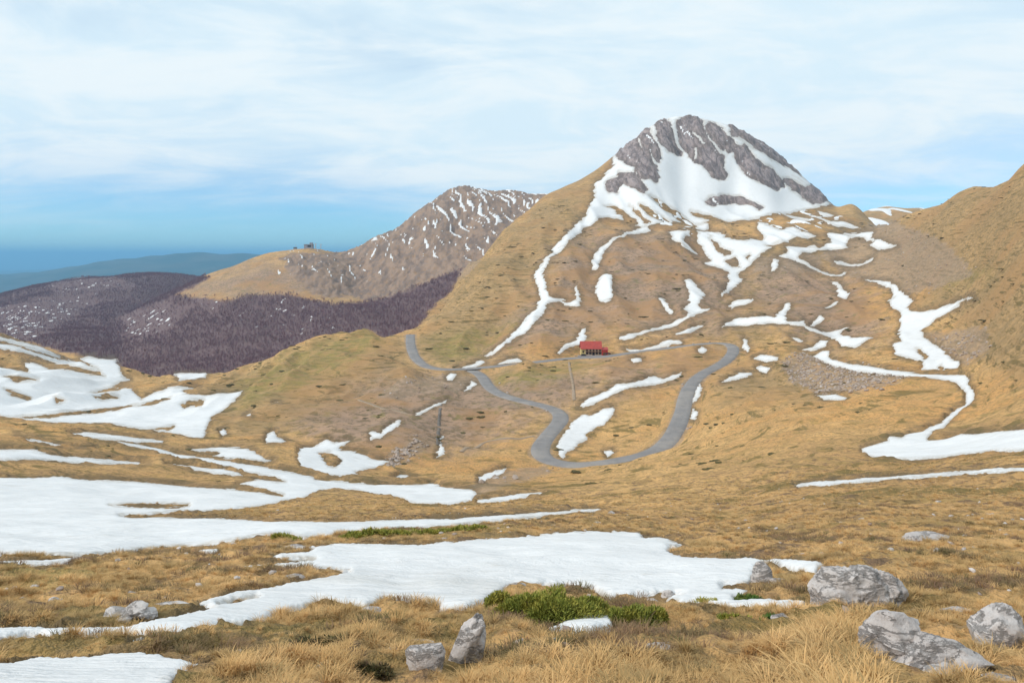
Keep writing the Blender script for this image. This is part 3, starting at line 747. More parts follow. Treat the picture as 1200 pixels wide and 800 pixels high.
def terrain_material():
    m_, t, bsdf = material('dry_grassland')
    geo = t.new('ShaderNodeNewGeometry')
    pos = geo.outputs['Position']

    def A(nm):
        return t.new('ShaderNodeAttribute', attribute_name=nm).outputs['Fac']
    big = t.noise(pos, 0.012, 5, 0.6)
    med = t.noise(pos, 0.09, 7, 0.68)
    mot = t.noise(t.mapping(pos, (0.20, 0.20, 0.55), (0, 0, 0), (31, 7, 3)), 1.0, 8, 0.74)
    mo2 = t.noise(t.mapping(pos, (0.028, 0.028, 0.06), (0, 0, 0), (3, 17, 9)), 1.0, 8, 0.72)
    fin = t.noise(pos, 1.4, 7, 0.70)
    fi2 = t.noise(t.mapping(pos, (1, 1, 1), (0, 0, 0), (9, 4, 2)), 0.9, 7, 0.72)
    tiny = t.noise(pos, 9.0, 5, 0.7)
    contour = t.noise(t.mapping(pos, (0.040, 0.040, 0.62)), 1.0, 6, 0.68, 0.5)
    nearw = A('near')
    straw = t.mix(t.ramp(mo2, 0.38, 0.60), (0.68, 0.405, 0.165), (0.54, 0.315, 0.13))
    straw = t.mix(t.math('MULTIPLY', t.ramp(big, 0.45, 0.62), 0.8), straw, (0.62, 0.325, 0.115))
    straw = t.mix(t.math('MULTIPLY', t.ramp(mot, 0.49, 0.58), 0.8), straw, (0.41, 0.26, 0.10))
    straw = t.mix(t.math('MULTIPLY', t.ramp(med, 0.57, 0.70), 0.75), straw, (0.30, 0.225, 0.075))
    straw = t.mix(t.math('MULTIPLY', t.ramp(fin, 0.51, 0.60), 0.75), straw, (0.25, 0.16, 0.075))
    straw = t.mix(t.math('MULTIPLY', t.math('MULTIPLY', t.ramp(fi2, 0.50, 0.62), nearw), 0.85), straw, (0.15, 0.095, 0.065))
    straw = t.mix(t.math('MULTIPLY', t.ramp(contour, 0.53, 0.63), 0.85), straw, (0.185, 0.135, 0.045))
    brown = t.mix(t.ramp(mo2, 0.38, 0.60), (0.41, 0.265, 0.175), (0.31, 0.21, 0.145))
    brown = t.mix(t.math('MULTIPLY', t.ramp(mot, 0.49, 0.57), 0.85), brown, (0.18, 0.13, 0.075))
    brown = t.mix(t.math('MULTIPLY', t.ramp(big, 0.45, 0.60), 0.8), brown, (0.38, 0.215, 0.10))
    brown = t.mix(t.math('MULTIPLY', t.ramp(med, 0.56, 0.68), 0.8), brown, (0.215, 0.175, 0.065))
    olive = t.mix(t.ramp(mo2, 0.38, 0.60), (0.46, 0.285, 0.13), (0.355, 0.23, 0.108))
    olive = t.mix(t.math('MULTIPLY', t.ramp(mot, 0.48, 0.57), 0.85), olive, (0.24, 0.165, 0.072))
    olive = t.mix(t.math('MULTIPLY', t.ramp(big, 0.46, 0.60), 0.7), olive, (0.40, 0.23, 0.10))
    olive = t.mix(t.math('MULTIPLY', t.ramp(contour, 0.53, 0.62), 0.85), olive, (0.155, 0.11, 0.04))
    c = t.mix(A('olive'), straw, olive)
    c = t.mix(A('brown'), c, brown)
    green = t.mix(t.ramp(mot, 0.38, 0.62), (0.31, 0.235, 0.075), (0.21, 0.17, 0.055))
    c = t.mix(t.math('MULTIPLY', A('green'), t.ramp(med, 0.36, 0.6, 0.15, 0.9)), c, green)
    vor = t.new('ShaderNodeTexVoronoi', i_Vector=pos, i_Scale=0.45)
    scree = t.mix(t.ramp(mot, 0.36, 0.64), (0.40, 0.285, 0.205), (0.30, 0.22, 0.155))
    scree = t.mix(t.math('MULTIPLY', t.ramp(vor.outputs['Distance'], 0.3, 0.9), 0.6), scree, (0.24, 0.18, 0.13))
    sm = t.math('SUBTRACT', t.math('MULTIPLY', A('scree'), 1.7), t.math('MULTIPLY', t.ramp(mo2, 0.30, 0.68), 0.95))
    c = t.mix(t.math('MULTIPLY', t.ramp(sm, 0.0, 0.9), 0.62), c, scree)
    c = t.mix(t.math('MULTIPLY', t.math('MULTIPLY', A('scree'), t.ramp(contour, 0.50, 0.60)), 0.55), c, (0.22, 0.155, 0.085))
    rgn = t.noise(t.mapping(pos, (0.05, 0.012, 0.02)), 1.0, 8, 0.72)
    rg = t.mix(t.ramp(rgn, 0.42, 0.60), (0.33, 0.225, 0.16), (0.205, 0.148, 0.118))
    rg = t.mix(t.math('MULTIPLY', t.ramp(med, 0.5, 0.66), 0.7), rg, (0.33, 0.20, 0.10))
    c = t.mix(t.ramp(t.math('SUBTRACT', t.math('MULTIPLY', A('ridge'), 1.6), t.math('MULTIPLY', t.ramp(mo2, 0.3, 0.7), 0.8)), 0.0, 0.5), c, rg)
    strat = t.noise(t.mapping(pos, (0.11, 0.03, 0.045), (0.25, 0.2, 0.1)), 1.0, 10, 0.78, 0.9)
    rock = t.mix(t.ramp(strat, 0.42, 0.56), (0.39, 0.315, 0.30), (0.185, 0.15, 0.145))
    rock = t.mix(t.math('MULTIPLY', t.ramp(mot, 0.52, 0.66), 0.7), rock, (0.42, 0.36, 0.34))
    c = t.mix(A('rock'), c, rock)
    ff = t.mix(t.ramp(med, 0.4, 0.65), (0.16, 0.10, 0.10), (0.18, 0.12, 0.11))
    c = t.mix(A('forest'), c, ff)
    c = t.mix(t.math('MULTIPLY', A('wet'), t.ramp(mot, 0.35, 0.6, 0.35, 0.8)), c, (0.15, 0.105, 0.06))
    t.l.new(c, bsdf.inputs['Base Color'])
    h = t.math('ADD', t.math('ADD', t.math('MULTIPLY', fin, 0.6), t.math('MULTIPLY', tiny, 0.12)), t.math('MULTIPLY', mot, 4.0))
    h = t.math('ADD', h, t.math('MULTIPLY', t.math('MULTIPLY', strat, A('rock')), 14.0))
    bump(t, bsdf, h, 0.7, 0.35)
    return m_


def snow_material():
    m_, t, bsdf = material('old_snow')
    pos = t.new('ShaderNodeNewGeometry').outputs['Position']
    n1 = t.noise(pos, 0.35, 4, 0.55)
    n2 = t.noise(t.mapping(pos, (2.2, 3.6, 2.0)), 1.0, 5, 0.6, 0.4)
    n3 = t.noise(pos, 26.0, 3, 0.6)
    n4 = t.noise(t.mapping(pos, (0.10, 0.35, 0.3), (0, 0, 0.2)), 1.0, 8, 0.7, 0.6)
    c = t.mix(t.ramp(n1, 0.35, 0.7), (0.775, 0.765, 0.76), (0.725, 0.715, 0.71))
    c = t.mix(t.math('MULTIPLY', t.ramp(n2, 0.58, 0.74), 0.45), c, (0.55, 0.51, 0.46))
    c = t.mix(t.math('MULTIPLY', t.ramp(n4, 0.55, 0.68), 0.5), c, (0.57, 0.545, 0.51))
    c = t.mix(t.math('MULTIPLY', t.new('ShaderNodeAttribute', attribute_name='rim').outputs['Fac'], t.ramp(n2, 0.38, 0.58, 0.1, 0.9)), c, (0.42, 0.36, 0.29))
    t.l.new(c, bsdf.inputs['Base Color'])
    bsdf.inputs['Roughness'].default_value = 0.6
    bsdf.inputs['Specular IOR Level'].default_value = 0.15
    h = t.math('ADD', t.math('MULTIPLY', n2, 0.16), t.math('MULTIPLY', n3, 0.012))
    h = t.math('ADD', h, t.math('MULTIPLY', n4, 0.7))
    bump(t, bsdf, h, 0.75, 0.5)
    return m_


M_TER = terrain_material()
M_SNOW = snow_material()

me = quads_mesh('terrain', VERTS, QUADS)
for nm, arr in (('brown', BROWN), ('green', GREEN), ('scree', SCREE), ('ridge', RIDGE), ('rock', ROCK), ('forest', FOREST), ('near', 1 - smooth(40, 190, DD)), ('olive', OLIVE), ('wet', smooth(-7, -0.5, SD) * (1 - 0.6 * ROCK))):
    attr(me, nm, arr)
link('terrain', me, M_TER, kind='structure', label='dry golden and brown grass mountainsides round the pass')

# ------------------------------------------------------------------ snow sheets with real thickness
TH = 0.055 + 0.0011 * DD
prof = np.where(SD > 0, 1 - np.exp(-np.clip(SD, 0, 99) / 2.2), SD * 0.55)
SZ = ZM + TH * np.clip(prof, -1.2, 1.0) + 0.02 * np.clip(SD, 0, 1) * np.minimum(DD / 10, 1)
SZ = np.where(SD < 0, np.minimum(SZ, ZF + TH * np.clip(prof, -1.2, 0)), SZ)
sdq = SD.ravel()[QUADS].max(1)
sidq = SID.ravel()[QUADS].max(1)
sel = (sdq > 0.0)
SV = np.stack([XX, DD, SZ], -1).reshape(-1, 3)
order = np.flatnonzero(sel)
RIM = 1 - smooth(0.3, 3.2, SD)
names = {}
for k, (lab, outer, holes, rag) in enumerate(SNOW):
    q = QUADS[order[sidq[order] == k]]
    if len(q) < 4:
        continue
    ids, inv = np.unique(q, return_inverse=True)
    mm = quads_mesh('snow_patch', SV[ids], inv.reshape(q.shape))
    attr(mm, 'rim', RIM.ravel()[ids])
    link('snow_patch', mm, M_SNOW, kind='structure', label=lab or None)
profs = np.where(SDS > 0, 1 - np.exp(-np.clip(SDS, 0, 99) / 0.8), SDS * 0.8)
SZ2 = np.where(SDS > 0, np.maximum(ZF, ZM), ZF) + (0.2 + 0.0011 * DD) * np.clip(profs, -1.2, 1)
sel = (SDS.ravel()[QUADS].max(1) > 0.0) & (sdq < 0.5)
q = QUADS[sel]
ids, inv = np.unique(q, return_inverse=True)
mm = quads_mesh('snow_streaks', np.stack([XX, DD, SZ2], -1).reshape(-1, 3)[ids], inv.reshape(q.shape))
link('snow_streaks', mm, M_SNOW, kind='stuff', label='thin streaks of snow in the gullies of the rocky ridge and among far trees', cat='snow')

# ------------------------------------------------------------------ roads
m_road, t, b = material('worn_asphalt')
pos = t.new('ShaderNodeNewGeometry').outputs['Position']
n1 = t.noise(pos, 0.12, 5, 0.6)
n2 = t.noise(pos, 1.5, 5, 0.65)
c = t.mix(t.ramp(n1, 0.35, 0.65), (0.22, 0.205, 0.20), (0.265, 0.245, 0.235))
c = t.mix(t.math('MULTIPLY', t.ramp(n2, 0.5, 0.66), 0.7), c, (0.20, 0.18, 0.165))
c = t.mix(t.math('MULTIPLY', t.ramp(t.noise(pos, 0.05, 6, 0.7), 0.52, 0.62), 0.6), c, (0.32, 0.285, 0.255))
t.l.new(c, b.inputs['Base Color'])
bump(t, b, n2, 0.3, 0.05)
for nm, w3 in roads.items():
    hw = road_half[nm]
    tan = np.gradient(w3[:, :2], axis=0)
    tan /= np.linalg.norm(tan, axis=1)[:, None] + 1e-9
    nor = np.stack([tan[:, 1], -tan[:, 0]], 1)
    prf = [(-hw - 0.7, -0.35), (-hw - 0.02, 0.10), (-hw * 0.5, 0.16), (0, 0.19), (hw * 0.5, 0.16), (hw + 0.02, 0.10), (hw + 0.7, -0.35)]
    vs = []
    for o_, dz in prf:
        edge = 0.25 * perlin(np.arange(len(w3)) * 0.13 + o_, np.zeros(len(w3)) + 0.5, 9) * (abs(o_) > hw * 0.9)
        vs.append(np.column_stack([w3[:, 0] + nor[:, 0] * (o_ + edge), w3[:, 1] + nor[:, 1] * (o_ + edge), w3[:, 2] + dz]))
    vs = np.stack(vs, 1)
    n_, k_ = vs.shape[:2]
    I = np.arange(n_ * k_).reshape(n_, k_)
    q = np.stack([I[:-1, :-1], I[:-1, 1:], I[1:, 1:], I[1:, :-1]], -1).reshape(-1, 4)
    link('mountain_road' if nm == 'road_main' else 'side_road', quads_mesh(nm, vs.reshape(-1, 3), q), m_road, kind='structure',
         label='grey asphalt road winding in hairpins through the pass' if nm == 'road_main' else 'pale gravel spur leaving the lower hairpin')
# ------------------------------------------------------------------ footpaths and the stony stream bed (draped ribbons)
m_path, t, b = material('trodden_earth')
pos = t.new('ShaderNodeNewGeometry').outputs['Position']
n1 = t.noise(pos, 0.5, 5, 0.65)
t.l.new(t.mix(t.ramp(n1, 0.35, 0.7), (0.36, 0.27, 0.19), (0.26, 0.19, 0.13)), b.inputs['Base Color'])
m_bed, t, b = material('wet_gravel')
pos = t.new('ShaderNodeNewGeometry').outputs['Position']
n1 = t.noise(pos, 0.8, 6, 0.7)
t.l.new(t.mix(t.ramp(n1, 0.35, 0.65), (0.12, 0.10, 0.085), (0.21, 0.18, 0.155)), b.inputs['Base Color'])


def ribbon(name, px, half, mat, label, lift=0.25):
    w3 = np.array([hit(u, v, VE1, ZM) for u, v in catmull(px, 6)])
    for it in range(6):
        w3[1:-1] = 0.25 * w3[:-2] + 0.5 * w3[1:-1] + 0.25 * w3[2:]
    tan = np.gradient(w3[:, :2], axis=0)
    tan /= np.linalg.norm(tan, axis=1)[:, None] + 1e-9
    nor = np.stack([tan[:, 1], -tan[:, 0]], 1)
    vs = []
    for o_, dz in ((-1, -0.5), (-0.8, 1), (0, 1), (0.8, 1), (1, -0.5)):
        wob = half * 0.35 * perlin(np.arange(len(w3)) * 0.31, np.full(len(w3), o_ + 2.5), 5)
        x = w3[:, 0] + nor[:, 0] * (o_ * half + wob)
        y = w3[:, 1] + nor[:, 1] * (o_ * half + wob)
        vs.append(np.column_stack([x, y, ground(x, y) + lift * dz]))
    vs = np.stack(vs, 1)
    n_, k_ = vs.shape[:2]
    I = np.arange(n_ * k_).reshape(n_, k_)
    q = np.stack([I[:-1, :-1], I[:-1, 1:], I[1:, 1:], I[1:, :-1]], -1).reshape(-1, 4)
    link(name, quads_mesh(name, vs.reshape(-1, 3), q), mat, kind='structure', label=label)


ribbon('footpath', [(667, 426), (669, 440), (672, 456), (673, 471)], 0.9, m_path, 'narrow pale footpath dropping straight down below the red roofed hut')
ribbon('footpath', [(540, 530), (560, 523), (585, 517), (605, 515), (626, 511)], 1.0, m_path, 'pale track across the grass bank left of the lower hairpin')
ribbon('footpath', [(415, 470), (435, 474), (455, 481), (474, 484), (484, 486)], 1.1, m_path, 'pale track crossing the brown slope above the stony stream bed')
ribbon('stream_bed', [(517, 475), (515, 488), (514, 505), (513, 522)], 0.8, m_bed, 'dark gravel gully running straight down the brown slope')

# ------------------------------------------------------------------ far country and haze
def far_material(name, c1, c2, sc):
    m_, t, b = material(name)
    pos = t.new('ShaderNodeNewGeometry').outputs['Position']
    t.l.new(t.mix(t.ramp(t.noise(pos, sc, 6, 0.6), 0.4, 0.62), c1, c2), b.inputs['Base Color'])
    return m_


m_low = far_material('lowland_fields', (0.06, 0.075, 0.035), (0.11, 0.10, 0.05), 0.0008)
m_hill = far_material('wooded_hills', (0.045, 0.06, 0.03), (0.09, 0.085, 0.045), 0.0012)
gx = np.linspace(-90000, 90000, 61)
gy = np.geomspace(3300, 110000, 50)
GX, GY = np.meshgrid(gx, gy)
GZ = -1000 + 60 * fbm(GX / 5000, GY / 5000, 900, 3)
I = np.arange(GX.size).reshape(GX.shape)
q = np.stack([I[:-1, :-1], I[:-1, 1:], I[1:, 1:], I[1:, :-1]], -1).reshape(-1, 4)
link('lowland', quads_mesh('lowland', np.stack([GX, GY, GZ], -1).reshape(-1, 3), q), m_low, kind='structure', label='distant lowland fading into blue haze')


def far_range(crest, depth, seed, label):
    cu_, cv_ = np.array([c_[0] for c_ in crest], float), np.array([c_[1] for c_ in crest], float)
    us = np.linspace(cu_[0], cu_[-1], 240)
    vv = np.interp(us, cu_, cv_)
    for it in range(4):
        vv[1:-1] = 0.25 * vv[:-2] + 0.5 * vv[1:-1] + 0.25 * vv[2:]
    rows = []
    for s_ in np.linspace(-1, 1, 41):
        y = depth * (1 + 0.30 * s_)
        x = (us - 600) / F * depth
        top = (HOR - vv) / F * depth
        prof_ = (1 - abs(s_)) ** 0.85
        z = -1080 + (top + 1080) * prof_
        z = z + (1 - abs(1 - 2 * prof_)) * 190 * (1 - 2 * np.abs(perlin(x / 1500, np.full_like(x, y) / 1500, seed)))
        z = z + prof_ * 26 * perlin(x / 420, np.full_like(x, y) / 420, seed + 1)
        rows.append(np.column_stack([x, np.full_like(x, y), z]))
    G = np.stack(rows, 0)
    I = np.arange(G.shape[0] * G.shape[1]).reshape(G.shape[:2])
    q = np.stack([I[:-1, :-1], I[:-1, 1:], I[1:, 1:], I[1:, :-1]], -1).reshape(-1, 4)
    link('far_hills', quads_mesh('far_hills', G.reshape(-1, 3), q), m_hill, kind='structure', label=label)


far_range([(-900, 345), (-400, 336), (-100, 328), (0, 322), (60, 317), (130, 304), (190, 299), (215, 296), (260, 297), (310, 298), (380, 304), (520, 318), (700, 335)], 15000, 31, 'long hazy blue ridge on the horizon')
far_range([(-900, 325), (-300, 318), (0, 318), (80, 314), (160, 318), (300, 316), (600, 312), (1000, 316), (1500, 310), (2000, 320)], 34000, 37, 'faint farthest blue ridge on the horizon')

m_haze = bpy.data.materials.new('haze')
m_haze.use_nodes = True
t = NT(m_haze.node_tree)
t.n.clear()
vol = t.new('ShaderNodeVolumePrincipled', i_Color=(0.30, 0.66, 1.0, 1), i_Density=6e-5)
vol.inputs['Anisotropy'].default_value = 0.1
t.new('ShaderNodeOutputMaterial', i_Volume=vol.outputs[0])
bm = bmesh.new()
bmesh.ops.create_cube(bm, size=1.0)
for v in bm.verts:
    v.co = Vector((v.co.x * 200000, (v.co.y + 0.5) * 122000 - 4000, -1450 if v.co.z < 0 else 330))
me = bpy.data.meshes.new('haze')
bm.to_mesh(me)
bm.free()
link('haze', me, m_haze, kind='stuff', label='thin blue mountain haze', cat='haze')

# ------------------------------------------------------------------ scattered stuff through geometry nodes
def proto_mesh(name, verts, faces, mat, smooth_=False):
    me = bpy.data.meshes.new(name)
    me.from_pydata(verts, [], faces)
    me.materials.append(mat)
    if smooth_:
        for p_ in me.polygons:
            p_.use_smooth = True
    return me


def scatter(name, pts, scl, rot, idx, protos, label, cat):
    """points carry scale / turn / kind; geometry nodes set one prototype on each"""
    pc = bpy.data.collections.new(name + '_kinds')
    for i, pm in enumerate(protos):
        pc.objects.link(bpy.data.objects.new('%s_%02d' % (pm.name, i), pm))
    me = bpy.data.meshes.new(name)
    me.vertices.add(len(pts))
    me.vertices.foreach_set('co', np.ascontiguousarray(pts, np.float32).ravel())
    a = me.attributes.new('scl', 'FLOAT_VECTOR', 'POINT')
    a.data.foreach_set('vector', np.ascontiguousarray(scl, np.float32).ravel())
    a = me.attributes.new('turn', 'FLOAT_VECTOR', 'POINT')
    a.data.foreach_set('vector', np.ascontiguousarray(rot, np.float32).ravel())
    a = me.attributes.new('pick', 'INT', 'POINT')
    a.data.foreach_set('value', np.ascontiguousarray(idx, np.int32))
    o = link(name, me, None, kind='stuff', label=label, cat=cat)
    g = bpy.data.node_groups.new(name, 'GeometryNodeTree')
    g.interface.new_socket('Geometry', in_out='INPUT', socket_type='NodeSocketGeometry')
    g.interface.new_socket('Geometry', in_out='OUTPUT', socket_type='NodeSocketGeometry')
    gi, go = g.nodes.new('NodeGroupInput'), g.nodes.new('NodeGroupOutput')
    ci = g.nodes.new('GeometryNodeCollectionInfo')
    ci.inputs['Collection'].default_value = pc
    ci.inputs['Separate Children'].default_value = True
    ci.inputs['Reset Children'].default_value = True
    ip = g.nodes.new('GeometryNodeInstanceOnPoints')
    ip.inputs['Pick Instance'].default_value = True

    def na(nm, ty):
        n_ = g.nodes.new('GeometryNodeInputNamedAttribute')
        n_.data_type = ty
        n_.inputs[0].default_value = nm
        return n_.outputs[0]
    L = g.links
    L.new(gi.outputs[0], ip.inputs['Points'])
    L.new(ci.outputs[0], ip.inputs['Instance'])
    L.new(na('pick', 'INT'), ip.inputs['Instance Index'])
    L.new(na('turn', 'FLOAT_VECTOR'), ip.inputs['Rotation'])
    L.new(na('scl', 'FLOAT_VECTOR'), ip.inputs['Scale'])
    L.new(ip.outputs[0], go.inputs[0])
    md = o.modifiers.new('scatter', 'NODES')
    md.node_group = g
    return o


def sample_grid(wt, n):
    """pick n points on the terrain with probability wt * cell area"""
    area = DD[:-1, :-1] ** 2 * np.diff(lnd)[:, None] * np.diff(US)[None] / F
    p_ = (wt[:-1, :-1] * area).ravel()
    tot = p_.sum()
    n = int(min(n, 400000)) if n else int(tot)
    k_ = rng.choice(p_.size, n, p=p_ / tot)
    i, j = np.unravel_index(k_, area.shape)
    fu, fl = rng.random(n), rng.random(n)
    d = np.exp(lnd[i] + fl * (lnd[i + 1] - lnd[i]))
    u = US[j] + fu * (US[j + 1] - US[j])
    x = (u - 600) / F * d
    return np.column_stack([x, d, ground(x, d)]), i, j


def rand_color_mat(name, c1, c2, c3, nscale=0.0, transl=0.0):
    m_, t, b = material(name)
    oi = t.new('ShaderNodeObjectInfo')
    r = oi.outputs['Random']
    c_ = t.mix(t.ramp(r, 0.0, 0.6), c1, c2)
    c_ = t.mix(t.ramp(r, 0.72, 1.0), c_, c3)
    if nscale:
        pos = t.new('ShaderNodeNewGeometry').outputs['Position']
        c_ = t.mix(t.math('MULTIPLY', t.ramp(t.noise(pos, nscale, 4, 0.6), 0.42, 0.66), 0.7), c_, c3)
    t.l.new(c_, b.inputs['Base Color'])
    return m_


# grass tufts
m_grass = rand_color_mat('straw_blades', (0.70, 0.445, 0.20), (0.57, 0.345, 0.14), (0.32, 0.225, 0.10), 0.9)


def tuft(seed, n, length, spread, droop):
    r = random.Random(seed)
    vs, fs = [], []
    for k_ in range(n):
        a = r.uniform(0, 2 * math.pi)
        rad = spread * math.sqrt(r.random())
        bx, by = rad * math.cos(a), rad * math.sin(a)
        a2 = a + r.uniform(-0.9, 0.9)
        L_ = length * r.uniform(0.55, 1.1)
        lean = r.uniform(0.25, 1.0) * droop + 0.5 * rad / spread * droop
        wd = r.uniform(0.0022, 0.0045)
        px_, py_ = -math.sin(a2) * wd, math.cos(a2) * wd
        x, y, z = bx, by, -0.03
        base = len(vs)
        ang = math.pi / 2 - lean * 0.25
        for s_ in range(4):
            w_ = (1, 0.9, 0.65, 0.12)[s_]
            vs.append((x + px_ * w_, y + py_ * w_, z))
            vs.append((x - px_ * w_, y - py_ * w_, z))
            st_ = L_ / 3
            x += math.cos(a2) * math.cos(ang) * st_
            y += math.sin(a2) * math.cos(ang) * st_
            z += math.sin(ang) * st_
            ang -= lean * 0.55
        for s_ in range(3):
            i_ = base + 2 * s_
            fs.append((i_, i_ + 1, i_ + 3, i_ + 2))
    return vs, fs


protos = []
for s_ in range(7):
    L_, sp, dr = [(0.20, 0.09, 1.0), (0.25, 0.10, 0.9), (0.16, 0.12, 1.3), (0.30, 0.08, 0.8), (0.13, 0.13, 1.5), (0.22, 0.14, 1.2), (0.18, 0.10, 1.6)][s_]
    protos.append(proto_mesh('tuft', *tuft(s_, 60, L_, sp, dr), m_grass))
clump = fbm(XX / 0.9, DD / 0.8, 811, 2)
gw = np.interp(DD, [3, 10, 20, 40, 80, 81], [230, 150, 60, 18, 5, 0]) * smooth(0.0, -2.0, SD) * (0.35 + 0.65 * smooth(-0.35, 0.25, clump)) * (UU > -350) * (UU < 1550)
EXCL = np.ones_like(gw)
# ------------------------------------------------------------------ rocks
from mathutils import noise as mnoise, Matrix, Euler


def rock_material():
    m_, t, b = material('weathered_limestone')
    geo = t.new('ShaderNodeNewGeometry')
    tcn = t.new('ShaderNodeTexCoord')
    pos = tcn.outputs['Object']
    r = t.new('ShaderNodeObjectInfo').outputs['Random']
    off = t.new('ShaderNodeVectorMath', operation='ADD')
    t.l.new(pos, off.inputs[0])
    t.l.new(r, off.inputs[1])
    pos = off.outputs[0]
    n1 = t.noise(pos, 3.2, 8, 0.75, 0.1)
    n2 = t.noise(pos, 14.0, 6, 0.7)
    n3 = t.noise(pos, 60.0, 3, 0.6)
    c_ = t.mix(t.ramp(n1, 0.30, 0.70), (0.62, 0.575, 0.55), (0.44, 0.395, 0.37))
    c_ = t.mix(t.math('MULTIPLY', t.ramp(n2, 0.53, 0.66), 0.6), c_, (0.24, 0.205, 0.185))
    c_ = t.mix(t.math('MULTIPLY', t.ramp(t.noise(pos, 5.0, 4, 0.6), 0.58, 0.72), 0.55), c_, (0.68, 0.65, 0.63))
    c_ = t.mix(t.math('MULTIPLY', t.ramp(t.noise(pos, 2.1, 4, 0.6), 0.60, 0.74), 0.5), c_, (0.30, 0.20, 0.11))
    c_ = t.mix(t.math('MULTIPLY', r, 0.25), c_, (0.30, 0.25, 0.235))
    t.l.new(c_, b.inputs['Base Color'])
    crn = t.noise(t.mapping(pos, (1.2, 1.2, 3.0), (0.5, 0.6, 0.3)), 1.6, 7, 0.75, 0.4)
    cr = t.math('ABSOLUTE', t.math('SUBTRACT', crn, 0.5))
    c_ = t.mix(t.ramp(cr, 0.0, 0.010, 0.35, 0.0), c_, (0.17, 0.145, 0.13))
    t.l.new(c_, b.inputs['Base Color'])
    h = t.math('ADD', t.math('MULTIPLY', n2, 0.5), t.math('MULTIPLY', n3, 0.12))
    h = t.math('ADD', h, t.ramp(cr, 0.0, 0.03, -0.5, 0.0))
    bump(t, b, h, 0.85, 0.05)
    return m_


M_ROCK = rock_material()


def chunk(bm, c, dims, rot, seed, sub=4, planes=13, rough=0.10, flat_top=False):
    r = random.Random(seed)
    res = bmesh.ops.create_icosphere(bm, subdivisions=sub, radius=1.0)
    nrm = []
    for k_ in range(planes):
        n_ = Vector((r.gauss(0, 1), r.gauss(0, 1), r.gauss(0, 0.8))).normalized()
        nrm.append((n_, r.uniform(0.62, 0.98)))
    if flat_top:
        nrm.append((Vector((r.uniform(-.2, .2), r.uniform(-.3, .1), 1)).normalized(), 0.55))
    R_ = Euler(rot).to_matrix()
    o_ = Vector((seed * 3.17, seed * 1.91, seed * 0.77))
    for v in res['verts']:
        d = v.co.normalized()
        rad = 1.05
        for n_, h_ in nrm:
            k_ = d.dot(n_)
            if k_ > 0.05:
                rad = min(rad, h_ / k_)
        rad *= 1 + rough * (mnoise.fractal(d * 1.7 + o_, 0.9, 2.1, 5) * 0.9) + rough * 0.35 * mnoise.noise(d * 9 + o_)
        # bedding ledges
        p_ = d * rad
        led = math.sin((p_.z + 0.35 * p_.x) * 11 + seed) * 0.018
        p_ = p_ * (1 + led)
        p_ = Vector((p_.x * dims[0], p_.y * dims[1], p_.z * dims[2]))
        v.co = R_ @ p_ + Vector(c)


ROCK_SPOTS = []


def rock(label, u, v, w_, h_, seed, name='boulder', dyf=0.62, sub=4, parts=None, group=None, rotz=None, rough=0.10, flat=False, tilt=0.0):
    p = hit(u, v, VE1, ZM)
    s_ = p.y / F
    W, Hv = w_ * s_, h_ * s_
    dy = W * dyf
    sn = -p.z / math.hypot(p.y, p.z)
    hz = max(0.42 * Hv, (Hv - sn * dy) / 0.93)
    cy = p.y + dy * 0.5
    cx = p.x * cy / p.y
    cz = float(ground(cx, cy))
    base = min(cz, p.z + 0.1 * Hv)
    bm = bmesh.new()
    if parts is None:
        parts = [(0, 0, 0, 1, 1, 1, tilt)]
    for i, (ox, oy, oz, sx, sy, sz, tl) in enumerate(parts):
        chunk(bm, (ox * W, oy * dy, oz * hz + hz * 0.22 * sz), (W * 0.56 * sx, dy * 0.56 * sy, hz * 0.86 * sz), (0.08 * (i % 3 - 1), tl, 0.3 * i if rotz is None else rotz), seed + 31 * i, sub, 13, rough, flat)
    me = bpy.data.meshes.new(name)
    bm.to_mesh(me)
    bm.free()
    for p_ in me.polygons:
        p_.use_smooth = True
    try:
        me.set_sharp_from_angle(angle=math.radians(38))
    except Exception:
        pass
    o = link(name, me, M_ROCK, label=label, cat='rock', group=group)
    o.location = (cx, cy, base)
    ROCK_SPOTS.append((cx, cy, W * 0.5, dy * 0.5))
    return o


rock('large pitted grey boulder with a cleft right lobe, standing in golden grass', 1006, 713, 97, 68, 3, rough=0.17, parts=[(-0.10, 0, 0, 0.82, 1.0, 1.0, 0.12), (0.33, 0.0, 0.02, 0.42, 0.8, 0.86, -0.35), (-0.36, -0.1, -0.1, 0.40, 0.8, 0.62, 0.2)], sub=5)
rock('long pale folded outcrop slab running downhill below the large pitted boulder', 1090, 808, 128, 108, 11, name='rock_outcrop', dyf=1.3, parts=[(-0.22, 0.30, 0.25, 0.62, 0.42, 0.75, 0.1), (0.02, 0.08, 0.05, 0.72, 0.40, 0.62, -0.1), (0.14, -0.18, -0.2, 0.74, 0.42, 0.55, 0.15), (0.24, -0.42, -0.45, 0.6, 0.40, 0.45, -0.05), (0.28, 0.1, 0.0, 0.42, 0.5, 0.5, 0.3)], sub=4, rough=0.16)
rock('squat brown grey boulder beside a dark hollow in the turf', 1166, 762, 60, 66, 21, sub=5, dyf=0.8)
rock('rounded grey stone at the foot of the long outcrop slab', 1166, 806, 50, 30, 22, dyf=0.8)
rock('upright pale grey slab leaning among tufts, taller of a pair', 546, 778, 50, 60, 5, name='rock_slab', dyf=0.45, parts=[(-0.05, 0, 0.0, 0.62, 0.8, 1.05, 0.42), (0.20, 0.2, 0.1, 0.5, 0.7, 0.86, 0.2)], sub=4)
rock('low lilac grey slab beside the taller upright slab', 500, 786, 50, 50, 8, name='rock_slab', dyf=0.6, parts=[(0, 0, 0, 0.9, 0.9, 0.8, -0.5)], sub=4)
